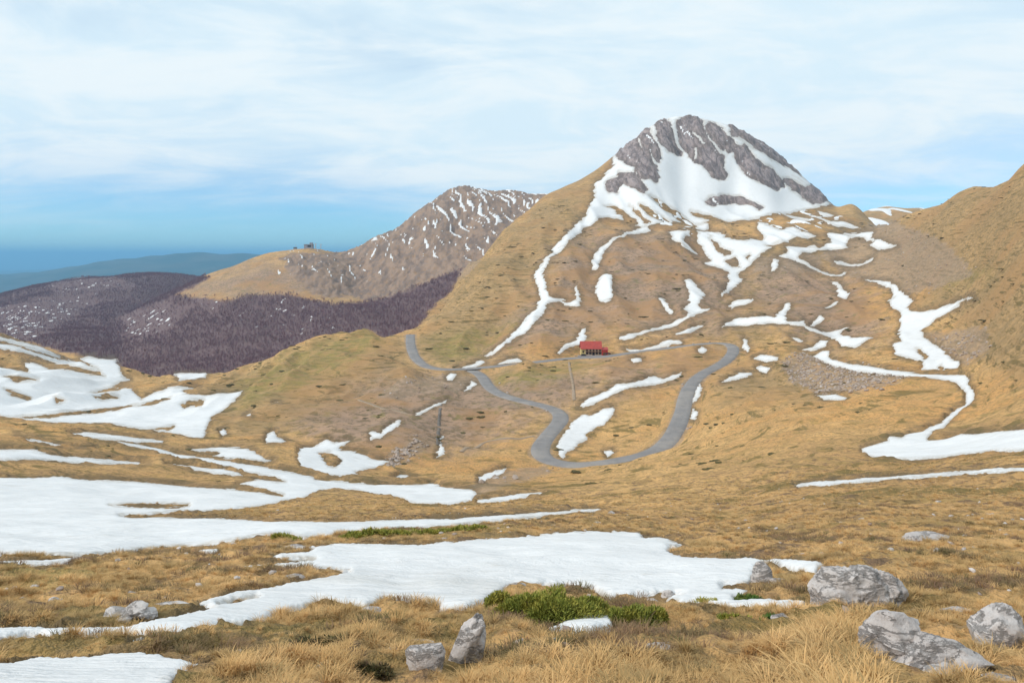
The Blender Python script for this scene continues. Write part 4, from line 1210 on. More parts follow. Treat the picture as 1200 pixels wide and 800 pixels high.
rock('flat pale rock lying alone in the tussock meadow', 1086, 636, 58, 16, 13, dyf=0.5, flat=True)
rock('mossy grey rock at the pointed end of the snowfield', 893, 691, 24, 28, 17, dyf=0.6)
rock('grey rock poking from turf beside the mossy end rock', 913, 690, 22, 14, 18, dyf=0.6)
rock('dark and pale rock heap lying in the meadow between two snow bands', 150, 732, 66, 26, 24, name='rock_heap', dyf=0.5, parts=[(-0.22, 0, 0, 0.5, 0.8, 0.7, 0.2), (0.08, 0.1, 0.05, 0.5, 0.8, 0.95, -0.3), (0.33, 0.15, 0, 0.36, 0.7, 0.6, 0.3), (-0.02, -0.3, -0.1, 0.4, 0.5, 0.5, 0)], sub=3)
rock('low dark stone just uphill of the rock heap', 197, 716, 44, 12, 26, dyf=0.5)
rock('pale stone at the snow edge beside the rock heap', 112, 734, 30, 12, 27, dyf=0.5)
rock('rounded pale stone peeping above the big juniper', 603, 696, 28, 14, 29, dyf=0.6)
rock('lilac grey flat stone in straw below the big juniper', 597, 731, 42, 15, 30, dyf=0.6, flat=True)
rock('small brown rounded rock on the snow beside the second juniper', 784, 702, 16, 11, 33, dyf=0.7)
rock('pale stone capping the grassy hump at the lower snow edge', 434, 722, 28, 12, 34, dyf=0.6)
rock('flat white stone in tall straw below the junipers', 770, 768, 36, 17, 36, dyf=0.7, flat=True)
rock('low pale stone half buried in straw', 846, 770, 38, 13, 38, dyf=0.6, flat=True)
rock('mossy grey stone under the right hand snow tongue', 914, 736, 22, 18, 40, dyf=0.7)
rock('small pale block beside the taller upright slab', 594, 787, 26, 18, 42, dyf=0.7)
rock('white stone in the heathery hump above the low slab', 492, 748, 34, 11, 44, dyf=0.6)
rock('tiny grey rock in the middle of the small snow pocket', 694, 736, 15, 8, 46, dyf=0.7)
rock('white stone on the hump, lower than the capping stone', 425, 767, 30, 12, 48, dyf=0.6)
rock('flat dark rock showing through the upper snowfield', 577, 643, 26, 5, 50, dyf=0.35, flat=True)
rock('small dark rock showing through the snow beside the flat dark rock', 557, 647, 15, 4, 51, dyf=0.35, flat=True)
rock('long low stone in the turf strip of the bottom left corner', 32, 756, 46, 9, 52, dyf=0.5, flat=True)
rock('knobbly stone half sunk in snow near the turf strip', 186, 754, 34, 15, 54, dyf=0.6)
rock('grey stone at the upper left bank of the long juniper mat', 345, 641, 22, 7, 56, dyf=0.6)
rock('brown rock at the left end of the grass tongue in the snow', 345, 683, 26, 11, 58, dyf=0.6)
rock('brown slab sunk in turf between the outcrop and the squat boulder', 1126, 720, 44, 22, 60, dyf=0.7, flat=True)
rock('pale stone on the meadow slope below the thin white snow strip', 717, 606, 9, 7, 62, dyf=0.7)
for k_, (u, v, w_, h_) in enumerate([(970, 640, 12, 5), (1160, 604, 16, 5), (1180, 630, 14, 6), (930, 636, 12, 5), (860, 612, 9, 4), (780, 604, 9, 4), (1010, 610, 9, 4), (1100, 588, 8, 3), (40, 690, 12, 6), (65, 710, 16, 12), (105, 720, 14, 7), (250, 668, 12, 5), (300, 655, 12, 5), (330, 690, 14, 7), (210, 690, 10, 5), (470, 640, 12, 5), (520, 632, 10, 4), (600, 626, 10, 4), (650, 616, 9, 4), (700, 612, 8, 4), (380, 760, 14, 8), (330, 770, 16, 9), (280, 765, 14, 9), (460, 765, 14, 8), (225, 760, 18, 9), (120, 762, 18, 8), (660, 770, 14, 8), (720, 785, 14, 8), (1060, 655, 14, 6), (1140, 660, 14, 6), (960, 735, 14, 8), (245, 742, 12, 7)]):
    where = ('on the open tussock slope uphill of the long flat rock' if (u > 740 and v < 640) else 'in the meadow between two snow bands' if (u < 350 and v < 735) else 'in the turf strip between two snowfields' if v < 645 else 'on the grassy hump below the snow' if u < 500 else 'in the straw round the large pitted boulder' if u > 900 else 'in tall straw below the junipers')
    rock('small loose stone ' + where, u, v, w_, h_, 70 + k_, name='stone', sub=2, group='small stones ' + where, dyf=0.7)

# ------------------------------------------------------------------ junipers and other low shrubs
def leaf_mat(name, c1, c2, c3):
    m_, t, b = material(name)
    pos = t.new('ShaderNodeNewGeometry').outputs['Position']
    n1 = t.noise(pos, 6.0, 4, 0.6)
    n2 = t.noise(pos, 28.0, 3, 0.6)
    c_ = t.mix(t.ramp(n1, 0.38, 0.62), c1, c2)
    c_ = t.mix(t.math('MULTIPLY', t.ramp(n2, 0.52, 0.68), 0.8), c_, c3)
    t.l.new(c_, b.inputs['Base Color'])
    b.inputs['Roughness'].default_value = 0.7
    return m_


M_JUN = leaf_mat('juniper_needles', (0.24, 0.26, 0.05), (0.38, 0.34, 0.07), (0.12, 0.17, 0.045))
M_JUN2 = leaf_mat('fresh_green_leaves', (0.11, 0.20, 0.045), (0.14, 0.17, 0.035), (0.06, 0.11, 0.03))
M_HEA = leaf_mat('dull_heather', (0.17, 0.12, 0.06), (0.13, 0.125, 0.05), (0.20, 0.13, 0.09))
m_wood, t, b = material('juniper_wood')
b.inputs['Base Color'].default_value = (0.09, 0.06, 0.04, 1)


def shrub(label, u, v, w_, h_, seed, mat=None, dyf=0.55, n=2600, leaf=0.030, group=None, mounds=7):
    p = hit(u, v, VE1, ZM)
    s_ = p.y / F
    W, Hv = w_ * s_, h_ * s_
    dy = W * dyf
    sn = -p.z / math.hypot(p.y, p.z)
    hz = max(0.72 * Hv, (Hv - sn * dy) / 0.93)
    cy = p.y + dy * 0.5
    cx = p.x * cy / p.y
    r = np.random.default_rng(seed)
    cz = float(ground(cx, cy))
    # mounds
    ms = [(r.uniform(-0.36, 0.36) * W, r.uniform(-0.34, 0.34) * dy, r.uniform(0.5, 1.0), r.uniform(0.28, 0.5)) for _ in range(mounds)]
    ms += [(0, 0, 1.0, 0.5)]
    vs, fs = [], []
    k_ = r.integers(0, len(ms), n)
    th, ph = r.uniform(0, 2 * np.pi, n), np.arccos(r.uniform(-0.15, 1, n))
    rr = r.uniform(0.72, 1.06, n)
    M_ = np.array(ms)
    rx = M_[k_, 3] * W * 0.62
    ry = np.minimum(M_[k_, 3] * dy * 0.85, rx)
    x = M_[k_, 0] + rx * rr * np.sin(ph) * np.cos(th)
    y = M_[k_, 1] + ry * rr * np.sin(ph) * np.sin(th)
    keep = (np.abs(x) < W * 0.52) & (np.abs(y) < dy * 0.6)
    z = hz * M_[k_, 2] * rr * np.cos(ph)
    gz = ground(cx + x, cy + y) - cz
    P_ = np.column_stack([x, y, z + gz])[keep]
    nrm = np.column_stack([np.sin(ph) * np.cos(th), np.sin(ph) * np.sin(th), np.cos(ph) + 0.4])[keep]
    nn = len(P_)
    nrm += r.normal(0, 0.45, (nn, 3))
    nrm /= np.linalg.norm(nrm, axis=1)[:, None]
    side = np.cross(nrm, r.normal(0, 1, (nn, 3)))
    side /= np.linalg.norm(side, axis=1)[:, None] + 1e-9
    ll = leaf * r.uniform(0.7, 1.6, nn)[:, None]
    wd = leaf * r.uniform(0.15, 0.30, nn)[:, None]
    tip = P_ + nrm * ll
    b1, b2 = P_ - nrm * ll * 0.8 + side * wd, P_ - nrm * ll * 0.8 - side * wd
    mid1, mid2 = P_ + side * wd * 1.3, P_ - side * wd * 1.3
    V_ = np.stack([b1, b2, mid2, tip, mid1], 1).reshape(-1, 3)
    Fc = (np.arange(nn) * 5)[:, None] + np.array([[0, 1, 2, 3, 4]])
    root = bpy.data.objects.new('juniper_shrub' if mat is None else 'low_shrub', None)
    COL.objects.link(root)
    root.location = (cx, cy, cz)
    root['label'] = label
    root['category'] = 'shrub'
    if group:
        root['group'] = group
    link('foliage', quads_mesh('foliage', V_, Fc, False), mat or M_JUN, parent=root)
    # twiggy wood inside
    bm = bmesh.new()
    for q_ in range(14):
        a = r.uniform(0, 2 * np.pi)
        e = Vector((math.cos(a) * W * 0.40 * r.uniform(.5, 1), math.sin(a) * dy * 0.40 * r.uniform(.5, 1), hz * r.uniform(0.3, 0.75)))
        e.z += float(ground(cx + e.x, cy + e.y)) - cz
        st_ = e * 0.1
        st_.z = -0.03
        ax = (e - st_).normalized()
        sd_ = ax.orthogonal().normalized()
        up_ = ax.cross(sd_)
        r0, r1 = 0.010, 0.004
        ring = [bm.verts.new(st_ + (sd_ * math.cos(k2) + up_ * math.sin(k2)) * r0) for k2 in (0, 2.1, 4.2)]
        ring2 = [bm.verts.new(e + (sd_ * math.cos(k2) + up_ * math.sin(k2)) * r1) for k2 in (0, 2.1, 4.2)]
        for k2 in range(3):
            bm.faces.new((ring[k2], ring[(k2 + 1) % 3], ring2[(k2 + 1) % 3], ring2[k2]))
    me = bpy.data.meshes.new('stem')
    bm.to_mesh(me)
    bm.free()
    link('stem', me, m_wood, parent=root)
    ROCK_SPOTS.append((cx, cy, W * 0.46, dy * 0.5))
    ROCK_SPOTS.append((cx, cy - dy * 0.45, W * 0.42, dy * 0.4))
    return root


shrub('largest bright green juniper mound at the near edge of the snowfield', 643, 737, 146, 52, 1, n=34000, leaf=0.017, dyf=0.5)
shrub('second juniper mound joined to the right side of the largest one', 742, 737, 82, 40, 2, n=16000, leaf=0.017, dyf=0.5)
shrub('olive fringe of juniper on the left shoulder of the largest mound', 590, 716, 44, 26, 3, n=4500, leaf=0.018)
shrub('small yellow green juniper island in the snow tongue', 824, 712, 40, 12, 4, n=1300, leaf=0.024)
shrub('small bright green mat in the snow beside the mossy rock', 880, 708, 38, 11, 5, mat=M_JUN2, n=1400, leaf=0.022)
shrub('green tuft under the right hand snow tongue beside the mossy stone', 901, 731, 18, 14, 6, mat=M_JUN2, n=700, leaf=0.022)
shrub('olive low shrub under the right hand snow tongue', 862, 733, 40, 14, 7, n=1100, leaf=0.024)
shrub('dark green juniper cushion on the snow edge by the meadow hump', 338, 636, 36, 12, 8, n=1300, leaf=0.034)
for k_, (u, v, w_, h_) in enumerate([(412, 632, 36, 9), (440, 631, 40, 11), (470, 631, 40, 10), (502, 628, 40, 11), (535, 626, 36, 9), (566, 624, 30, 8)]):
    shrub('dark green juniper in the long mat along the turf strip between two snowfields', u, v, w_, h_, 20 + k_, n=900, leaf=0.04, group='junipers of the long mat')
shrub('dark twiggy heather patch on the near grassy hump', 372, 764, 70, 16, 31, n=1500, leaf=0.02, mat=M_HEA)
shrub('dim olive heather at the left of the upright slab', 438, 790, 50, 16, 32, n=1300, leaf=0.02, mat=M_HEA)

# grass, kept off the rocks and shrubs
for (cx_, cy_, rx_, ry_) in ROCK_SPOTS:
    m = (np.abs(XX - cx_) < rx_ * 1.2) & (np.abs(DD - cy_) < ry_ * 1.2)
    EXCL[m] *= (((XX[m] - cx_) / rx_) ** 2 + ((DD[m] - cy_) / ry_) ** 2 > 0.85)
gw *= EXCL
heath = smooth(0.12, 0.45, fbm(XX / 1.7, DD / 1.3, 1305, 2))
hw2 = gw * heath * np.interp(DD, [3, 25, 45], [0.5, 0.5, 0])
gw *= 1 - 0.75 * heath * (DD < 45)
pts, gi_, gj_ = sample_grid(hw2, 0)
n = len(pts)
s_ = rng.uniform(0.35, 0.75, n)
m_hea = rand_color_mat('brown_heather', (0.17, 0.10, 0.07), (0.25, 0.155, 0.085), (0.13, 0.115, 0.045), 2.5)
hp = [proto_mesh('heather', *tuft(40 + k_, 70, 0.15, 0.15, 1.1), m_hea) for k_ in range(3)]
scatter('brown_heather', pts, np.column_stack([s_ * 1.2, s_ * 1.2, s_]), np.column_stack([np.zeros(n), np.zeros(n), rng.uniform(0, 6.28, n)]), rng.integers(0, 3, n), hp, 'low brown heather patches among the straw tufts', 'heather')
pts, gi_, gj_ = sample_grid(gw, 0)
n = len(pts)
print('tufts', n)
sc_ = (0.55 + 0.75 * smooth(-0.3, 0.5, clump[gi_, gj_])) * rng.uniform(0.65, 1.2, n)
sc_ *= np.interp(pts[:, 1], [4, 9, 15, 40, 80], [0.62, 0.52, 0.50, 0.62, 0.9])
uu_ = 600 + F * pts[:, 0] / pts[:, 1]
vv_ = HOR - F * pts[:, 2] / pts[:, 1]
sc_ *= 0.72 + 0.30 * smooth(752, 775, vv_) * smooth(600, 680, uu_) * smooth(1060, 1020, uu_) + 0.5 * smooth(715, 725, vv_) * smooth(930, 960, uu_) * smooth(1050, 1020, uu_)
sc_ *= 1 - 0.6 * smooth(742, 748, vv_) * smooth(775, 765, vv_) * smooth(330, 300, uu_)
sc_ *= 1 - 0.25 * smooth(685, 700, vv_) * smooth(752, 742, vv_) * smooth(560, 580, uu_) * smooth(930, 900, uu_)
scl = np.column_stack([sc_ * rng.uniform(0.9, 1.4, n), sc_ * rng.uniform(0.9, 1.4, n), sc_ * 0.85])
rot = np.column_stack([rng.uniform(-0.25, 0.25, n), rng.uniform(-0.25, 0.25, n), rng.uniform(0, 6.28, n)])
scatter('grass_tufts', pts, scl, rot, rng.integers(0, 7, n), protos, 'golden dry grass tufts of the foreground meadow', 'grass')

# far bare beech wood
m_twig = rand_color_mat('bare_twigs', (0.235, 0.135, 0.15), (0.19, 0.108, 0.12), (0.28, 0.175, 0.18))


def bare_tree(seed):
    r = random.Random(seed)
    vs, fs = [], []

    def spike(p, q_, w_):
        d = Vector(q_) - Vector(p)
        s1 = d.orthogonal().normalized() * w_
        s2 = d.cross(s1).normalized() * w_
        b_ = len(vs)
        for o_ in (s1, -s1 * 0.5 + s2 * 0.87, -s1 * 0.5 - s2 * 0.87):
            vs.append(tuple(Vector(p) + o_))
        vs.append(tuple(q_))
        fs.extend([(b_, b_ + 1, b_ + 3), (b_ + 1, b_ + 2, b_ + 3), (b_ + 2, b_, b_ + 3)])
    spike((0, 0, -0.5), (0, 0, 10), 0.22)
    for k_ in range(26):
        h_ = r.uniform(2.0, 7.5)
        a = r.uniform(0, 6.28)
        L_ = r.uniform(2.2, 4.2) * (1.1 - 0.04 * h_)
        spike((0, 0, h_), (math.cos(a) * L_, math.sin(a) * L_, h_ + r.uniform(1.2, 3.2)), 0.16)
    return vs, fs


tp = [proto_mesh('bare_tree', *bare_tree(s_), m_twig) for s_ in range(5)]
fw = FOREST * smooth(0.4, -0.4, SD) * (1 - 0.80 * smooth(0.1, 0.5, under)) * (1 - 0.5 * smooth(0.0, 0.3, SDS)) * (UU > -200) * (UU < 620)
pts, fi_, fj_ = sample_grid(fw, 85000)
n = len(pts)
s_ = rng.uniform(0.4, 0.8, n)
scatter('beech_wood', pts, np.column_stack([s_ * 1.2, s_ * 1.2, s_]), np.column_stack([np.zeros(n), np.zeros(n), rng.uniform(0, 6.28, n)]), rng.integers(0, 5, n), tp, 'dark leafless beech wood covering the far slopes', 'wood')

# dark scrub dots on the hillsides
m_scrub = rand_color_mat('dark_scrub', (0.075, 0.062, 0.022), (0.11, 0.085, 0.03), (0.05, 0.045, 0.02), 2.0)


def scrub(seed):
    r = random.Random(seed)
    bm = bmesh.new()
    for k_ in range(4):
        res = bmesh.ops.create_icosphere(bm, subdivisions=1, radius=0.5)
        ox, oy = r.uniform(-0.5, 0.5), r.uniform(-0.35, 0.35)
        for v in res['verts']:
            v.co = Vector((v.co.x * r.uniform(0.8, 1.25) + ox, v.co.y * r.uniform(0.8, 1.25) + oy, max(-0.1, v.co.z * r.uniform(0.4, 0.8))))
    me = bpy.data.meshes.new('scrub')
    bm.to_mesh(me)
    bm.free()
    me.materials.append(m_scrub)
    return me


cl2 = fbm(XX / 60, DD / 45, 955, 3)
sw = (LAY == 0) * (DD > 130) * (DD < 1300) * smooth(0.0, -3.0, allsnow) * smooth(-0.1, 0.7, cl2) * (1 - ROCK) * (DROAD > 3) * (UU > -100) * (UU < 1300) * (1 - 0.8 * SCREE) * (padw < 0.1)
pts, si_, sj_ = sample_grid(sw, 1700)
n = len(pts)
s_ = rng.uniform(0.3, 1.0, n) ** 1.6 * 1.9 * np.interp(pts[:, 1], [130, 400, 1200], [0.7, 1.6, 2.6])
scatter('juniper_scrub', pts, np.column_stack([s_ * 1.4, s_, s_ * 0.5]), np.column_stack([np.zeros(n), np.zeros(n), rng.uniform(-1.2, 1.2, n)]), rng.integers(0, 4, n), [scrub(k_) for k_ in range(4)], 'dark low scrub dotted over the brown hillsides', 'scrub')

# loose stones on scree banks, the boulder bed and road cuttings
m_st = rand_color_mat('scree_stone', (0.40, 0.32, 0.265), (0.32, 0.25, 0.205), (0.46, 0.40, 0.36))


def stone_proto(seed):
    bm = bmesh.new()
    chunk(bm, (0, 0, 0.15), (0.5, 0.45, 0.36), (0, 0, 0), seed, 1, 9, 0.2)
    me = bpy.data.meshes.new('stone')
    bm.to_mesh(me)
    bm.free()
    me.materials.append(m_st)
    return me


bed = mask([[(448, 543), (468, 530), (488, 518), (494, 522), (480, 537), (452, 549)], ], 5, 3)
bank = mask([[(912, 424), (945, 416), (1000, 428), (1070, 441), (1030, 458), (960, 464), (925, 447)]], 4, 1)
er = mask([[(1085, 395), (1110, 392), (1156, 390), (1160, 412), (1130, 428), (1108, 412)]], 4, 1)
stw = (bed * 1.6 + bank * 0.45 + er * 0.12 + 0.02 * SCREE) * smooth(0.5, -1.5, SD) * (DROAD > 0.8) * (DD > 150) * (DD < 1200) * (LAY == 0)
pts, a_, b_ = sample_grid(stw, 2300)
n = len(pts)
s_ = rng.uniform(0.35, 1.0, n) ** 1.5 * 2.2
scatter('scree_stones', pts, np.column_stack([s_ * 1.2, s_, s_ * 0.8]), np.column_stack([rng.uniform(-.5, .5, n), rng.uniform(-.5, .5, n), rng.uniform(0, 6.28, n)]), rng.integers(0, 4, n), [stone_proto(900 + k_) for k_ in range(4)], 'loose grey stones on the scree banks beside the road', 'scree')

pw = np.interp(DD, [4, 10, 25, 60], [2.2, 1.6, 0.6, 0.12]) * (DD > 4) * (DD < 60) * (smooth(-0.5, 0.3, fbm(XX / 1.6, DD / 1.6, 1201, 2)) * smooth(1, -1.5, SD) + 0.02) * (UU > -200) * (UU < 1400)
pts, a_, b_ = sample_grid(pw, 0)
n = len(pts)
on = SD[a_, b_] > 0.3
pts[on, 2] += TH[a_, b_][on] * 0.9
s_ = rng.uniform(0.25, 1.0, n) ** 1.8 * 0.11 + 0.03
s_[on] *= 0.4
m_pb = rand_color_mat('pale_pebble', (0.56, 0.51, 0.48), (0.40, 0.35, 0.32), (0.26, 0.19, 0.15))
pp = []
for k_ in range(4):
    q_ = stone_proto(960 + k_)
    q_.materials.clear()
    q_.materials.append(m_pb)
    pp.append(q_)
scatter('turf_pebbles', pts, np.column_stack([s_ * 1.2, s_, s_ * 0.8]), np.column_stack([rng.uniform(-.5, .5, n), rng.uniform(-.5, .5, n), rng.uniform(0, 6.28, n)]), rng.integers(0, 4, n), pp, 'pale pebbles strewn through the foreground turf', 'pebbles')
# ------------------------------------------------------------------ mountain hut, parked cars, hilltop station
def flat_mat(name, col, rough=0.8, n=0.0, var=None, metal=0.0):
    m_, t, b = material(name)
    if var:
        pos = t.new('ShaderNodeNewGeometry').outputs['Position']
        t.l.new(t.mix(t.ramp(t.noise(pos, n, 5, 0.6), 0.4, 0.65), col, var), b.inputs['Base Color'])
    else:
        b.inputs['Base Color'].default_value = (*col, 1)
    b.inputs['Roughness'].default_value = rough
    b.inputs['Metallic'].default_value = metal
    return m_


m_roof = flat_mat('red_sheet_roof', (0.42, 0.075, 0.06), 0.6, 0.6, (0.34, 0.065, 0.055))
m_redwall = flat_mat('red_boards', (0.45, 0.05, 0.035), 0.7, 1.0, (0.36, 0.04, 0.03))
m_plast = flat_mat('cream_plaster', (0.58, 0.46, 0.32), 0.9, 0.8, (0.48, 0.36, 0.24))
m_yel = flat_mat('yellow_plaster', (0.60, 0.50, 0.22), 0.9, 0.8, (0.52, 0.42, 0.2))
m_dark = flat_mat('dark_glass', (0.03, 0.03, 0.035), 0.2)
m_wd = flat_mat('brown_timber', (0.17, 0.07, 0.035), 0.8, 2.0, (0.12, 0.05, 0.03))
m_conc = flat_mat('terrace_concrete', (0.30, 0.26, 0.25), 0.9, 0.7, (0.24, 0.21, 0.2))
m_grey = flat_mat('grey_render', (0.30, 0.30, 0.34), 0.9, 0.2, (0.24, 0.24, 0.28))
m_steel = flat_mat('galvanised_steel', (0.5, 0.52, 0.55), 0.5, 0, None, 0.6)


def box(bm, x0, x1, y0, y1, z0, z1):
    v = [bm.verts.new(p) for p in ((x0, y0, z0), (x1, y0, z0), (x1, y1, z0), (x0, y1, z0), (x0, y0, z1), (x1, y0, z1), (x1, y1, z1), (x0, y1, z1))]
    for f in ((0, 3, 2, 1), (4, 5, 6, 7), (0, 1, 5, 4), (1, 2, 6, 5), (2, 3, 7, 6), (3, 0, 4, 7)):
        bm.faces.new([v[i] for i in f])


def part(name, parent, mat, *boxes, fn=None):
    bm = bmesh.new()
    for bx_ in boxes:
        box(bm, *bx_)
    if fn:
        fn(bm)
    me = bpy.data.meshes.new(name)
    bm.to_mesh(me)
    bm.free()
    return link(name, me, mat, parent=parent)


def thing(name, label, cat, loc, rz=0, group=None):
    o = bpy.data.objects.new(name, None)
    COL.objects.link(o)
    o.location = loc
    o.rotation_euler = (0, 0, rz)
    o['label'] = label
    o['category'] = cat
    if group:
        o['group'] = group
    return o


def gable(bm, x0, x1, y0, y1, z0, z1, th=0.25):
    ym = (y0 + y1) / 2
    for dz in (0,):
        A = [(x0, y0, z0), (x0, ym, z1), (x0, y1, z0), (x0, y1, z0 - th), (x0, ym, z1 - th), (x0, y0, z0 - th)]
        B = [(x1, y, z) for _, y, z in A]
        va = [bm.verts.new(p) for p in A]
        vb = [bm.verts.new(p) for p in B]
        for i in range(6):
            j = (i + 1) % 6
            bm.faces.new((va[i], vb[i], vb[j], va[j]))
        bm.faces.new((va[0], va[5], va[4], va[1]))
        bm.faces.new((va[1], va[4], va[3], va[2]))
        bm.faces.new((vb[0], vb[1], vb[4], vb[5]))
        bm.faces.new((vb[1], vb[2], vb[3], vb[4]))


sh = hut_p.y / F                       # metres per 1200-px unit at the hut
Wd = 24 * sh
hut = thing('mountain_hut', 'red roofed mountain hut standing beside the road in the pass', 'hut', (hut_p.x - 3 * sh, hut_p.y + 4.5, hut_p.z))
hw_ = Wd / 2
wallh = 8.2 * sh
dep = 9.0
part('wall', hut, m_plast, (-hw_ + 3.4, hw_, -dep / 2, dep / 2, -1.5, wallh))
part('end_wall', hut, m_yel, (-hw_, -hw_ + 3.4, -dep / 2 + 0.3, dep / 2 - 0.3, -1.5, wallh - 0.05))
rf = part('roof', hut, m_roof, fn=lambda bm: gable(bm, -hw_ - 0.6, hw_ + 0.5, -dep / 2 - 0.9, dep / 2 + 0.9, wallh - 0.2, wallh + 5.3))
part('gable_wall', hut, m_wd, fn=lambda bm: (lambda v: [bm.faces.new((v[0], v[1], v[2])), bm.faces.new((v[3], v[5], v[4])), bm.faces.new((v[0], v[3], v[4], v[1])), bm.faces.new((v[1], v[4], v[5], v[2])), bm.faces.new((v[2], v[5], v[3], v[0]))])([bm.verts.new(p) for p in ((-hw_ + 0.1, -dep / 2, wallh + 0.003), (-hw_ + 0.1, 0, wallh + 4.6), (-hw_ + 0.1, dep / 2, wallh + 0.003), (hw_ - 0.1, -dep / 2, wallh + 0.003), (hw_ - 0.1, 0, wallh + 4.6), (hw_ - 0.1, dep / 2, wallh + 0.003))]))
part('chimney', rf, m_plast, (2.5, 3.6, 0.6, 1.7, wallh + 3.4, wallh + 6.2))
part('terrace', hut, m_conc, (-hw_ - 3, hw_ + 9, -dep / 2 - 7, -dep / 2 - 0.01, -2.0, 0.25))
nb = 5
for k_ in range(nb):
    xc = -hw_ + 3.4 + (Wd - 3.4) * (k_ + 0.5) / nb
    fr = part('window' if k_ != 2 else 'door', hut, m_wd, (xc - 1.0, xc + 1.0, -dep / 2 - 0.08, -dep / 2 - 0.005, 0.3 if k_ == 2 else 0.9, 2.6))
    part('pane', fr, m_dark, (xc - 0.8, xc + 0.8, -dep / 2 - 0.14, -dep / 2 - 0.085, 0.5 if k_ == 2 else 1.1, 2.4))
for k_ in range(nb):
    xc = -hw_ + 3.4 + (Wd - 3.4) * (k_ + 0.5) / nb
    fr = part('window', hut, m_wd, (xc - 0.7, xc + 0.7, -dep / 2 - 0.08, -dep / 2 - 0.005, 3.4, 4.7))
    part('pane', fr, m_dark, (xc - 0.52, xc + 0.52, -dep / 2 - 0.14, -dep / 2 - 0.085, 3.56, 4.54))
fr = part('window', hut, m_wd, (-hw_ + 1.0, -hw_ + 2.4, -dep / 2 + 0.2, -dep / 2 + 0.295, 2.2, 3.6))
part('pane', fr, m_dark, (-hw_ + 1.2, -hw_ + 2.2, -dep / 2 + 0.14, -dep / 2 + 0.195, 2.4, 3.4))
part('balcony', hut, m_wd, (-hw_ + 3.6, hw_ - 0.2, -dep / 2 - 1.3, -dep / 2 - 0.15, 2.85, 3.0), (-hw_ + 3.6, hw_ - 0.2, -dep / 2 - 1.3, -dep / 2 - 1.22, 3.0, 3.35))
an = part('annex', hut, m_redwall, (hw_ + 0.02, hw_ + 7.2 * sh, -dep / 2 - 1.0, dep / 2 - 2.0, -1.5, 7.0 * sh))
part('annex_roof', an, m_roof, fn=lambda bm: gable(bm, hw_ + 0.01, hw_ + 7.6 * sh, -dep / 2 - 1.4, dep / 2 - 1.6, 7.0 * sh + 0.01, 7.0 * sh + 1.6))
fr = part('garage_door', an, m_wd, (hw_ + 1.0, hw_ + 3.6, -dep / 2 - 1.06, -dep / 2 - 1.005, 0.3, 2.7))


def car(label, loc, rz, paint):
    rw = roads['road_main']
    k0 = int(np.argmin(np.hypot(rw[:, 0] - loc[0], rw[:, 1] - loc[1])))
    loc = (loc[0], loc[1], max(loc[2], rw[k0, 2] + 0.2))
    root = thing('parked_car', label, 'car', loc, rz)
    prof = [(-2.1, 0.35), (-2.15, 0.75), (-1.95, 0.95), (-1.45, 1.0), (-0.95, 1.45), (0.85, 1.48), (1.7, 0.98), (2.1, 0.9), (2.15, 0.4)]
    bm = bmesh.new()
    L_ = [bm.verts.new((x, -0.85 + (0.12 if z > 1.2 else 0), z)) for x, z in prof]
    R2 = [bm.verts.new((x, 0.85 - (0.12 if z > 1.2 else 0), z)) for x, z in prof]
    bm.faces.new(L_)
    bm.faces.new(R2[::-1])
    for i in range(len(prof)):
        j = (i + 1) % len(prof)
        bm.faces.new((L_[j], L_[i], R2[i], R2[j]))
    bmesh.ops.recalc_face_normals(bm, faces=bm.faces)
    me = bpy.data.meshes.new('body')
    bm.to_mesh(me)
    bm.free()
    link('body', me, paint, parent=root)
    part('window', root, m_dark, (-1.05, 0.9, -0.83, 0.83, 1.02, 1.38))
    for x in (-1.35, 1.35):
        for y in (-0.78, 0.78):
            bm = bmesh.new()
            bmesh.ops.create_cone(bm, cap_ends=True, segments=14, radius1=0.33, radius2=0.33, depth=0.2, matrix=Matrix.Translation((x, y, 0.33)) @ Matrix.Rotation(math.pi / 2, 4, 'X'))
            me = bpy.data.meshes.new('wheel')
            bm.to_mesh(me)
            bm.free()
            link('wheel', me, m_dark, parent=root)


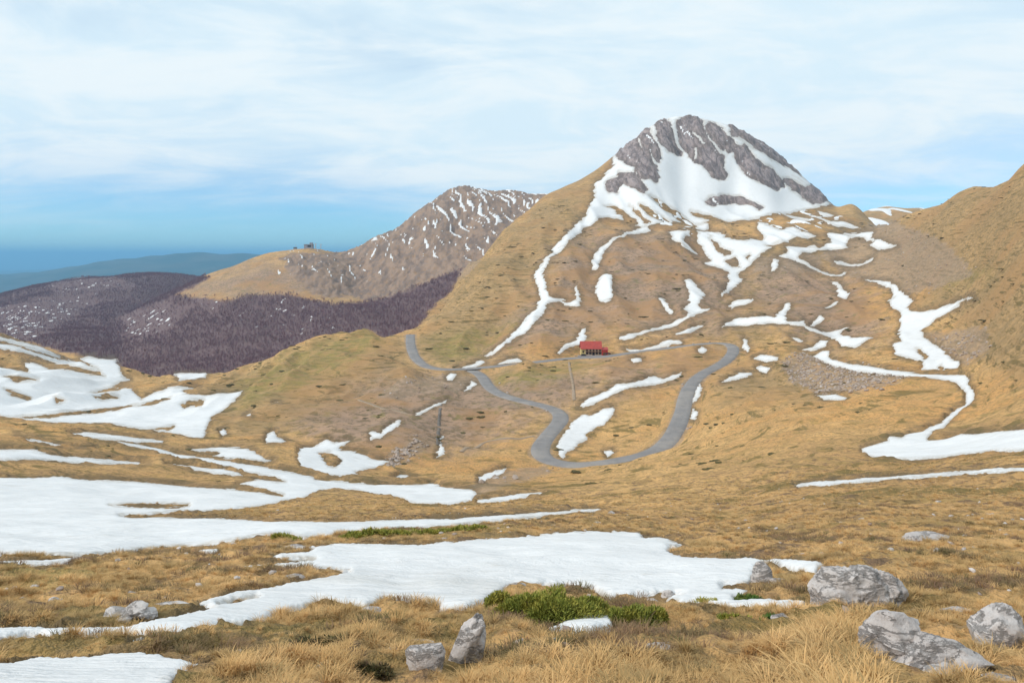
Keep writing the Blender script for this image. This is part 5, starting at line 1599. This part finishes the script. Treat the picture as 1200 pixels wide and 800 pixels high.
m_car1 = flat_mat('dark_car_paint', (0.03, 0.03, 0.035), 0.3)
m_car2 = flat_mat('maroon_car_paint', (0.07, 0.025, 0.03), 0.3)
tz = hut_p.z + 0.25
car('black car parked on the terrace at the yellow end of the hut', (hut.location.x - hw_ + 1.5, hut.location.y - dep / 2 - 3.6, tz), 0.1, m_car1)
car('dark maroon car parked before the red annex of the hut', (hut.location.x + hw_ + 4.6, hut.location.y - dep / 2 - 3.4, tz), -0.06, m_car2)

# station buildings and masts on the rounded hilltop
def on_top(u):
    j = int(np.argmin(np.abs(US - u)))
    Vc = HOR - F * ZF[:, j] / DD[:, j]
    lay = LAY[:, j] == 1
    i = int(np.argmin(np.where(lay, Vc, 1e9)))
    return Vector((XX[i, j], DD[i, j], ZF[i, j]))


ss = 1950 / F
p = on_top(363)
st = thing('hilltop_station', 'grey lift station with dark openings on the rounded hilltop', 'building', p)
part('wall', st, m_grey, (-5.2 * ss, 5.0 * ss, -5, 5, -4, 4.2 * ss))
part('roof', st, m_conc, (-5.6 * ss, 5.4 * ss, -5.8, 5.8, 4.2 * ss + 0.01, 4.2 * ss + 0.9))
part('tower', st, m_grey, (1.5 * ss, 4.6 * ss, -5.3, 3, -4, 6.6 * ss))
wn = part('opening', st, m_dark, (-1.0 * ss, 3.2 * ss, -5.45, -5.31, 1.4 * ss, 3.4 * ss))
p = on_top(346)
s2 = thing('service_shed', 'small dark shed standing apart on the rounded hilltop', 'building', p)
part('wall', s2, m_grey, (-1.8 * ss, 1.8 * ss, -3, 3, -3, 1.7 * ss))
part('roof', s2, m_dark, fn=lambda bm: gable(bm, -2.1 * ss, 2.1 * ss, -3.6, 3.6, 1.7 * ss, 2.5 * ss))
part('mast', s2, m_steel, (0.8 * ss - 0.3, 0.8 * ss + 0.3, -0.3, 0.3, 1.7 * ss, 6 * ss))
for u, lab in ((371, 'pale steel lift pylon right beside the hilltop station'), (376, 'pale steel lift pylon farther along the hilltop from the station')):
    p = on_top(u)
    py = thing('lift_pylon', lab, 'pylon', p, group='lift pylons on the hilltop')
    part('shaft', py, m_steel, (-0.8, 0.8, -0.8, 0.8, -3, 6.0 * ss))
    part('crossarm', py, m_steel, (-3.2, 3.2, -0.5, 0.5, 6.0 * ss + 0.01, 6.0 * ss + 1.0))
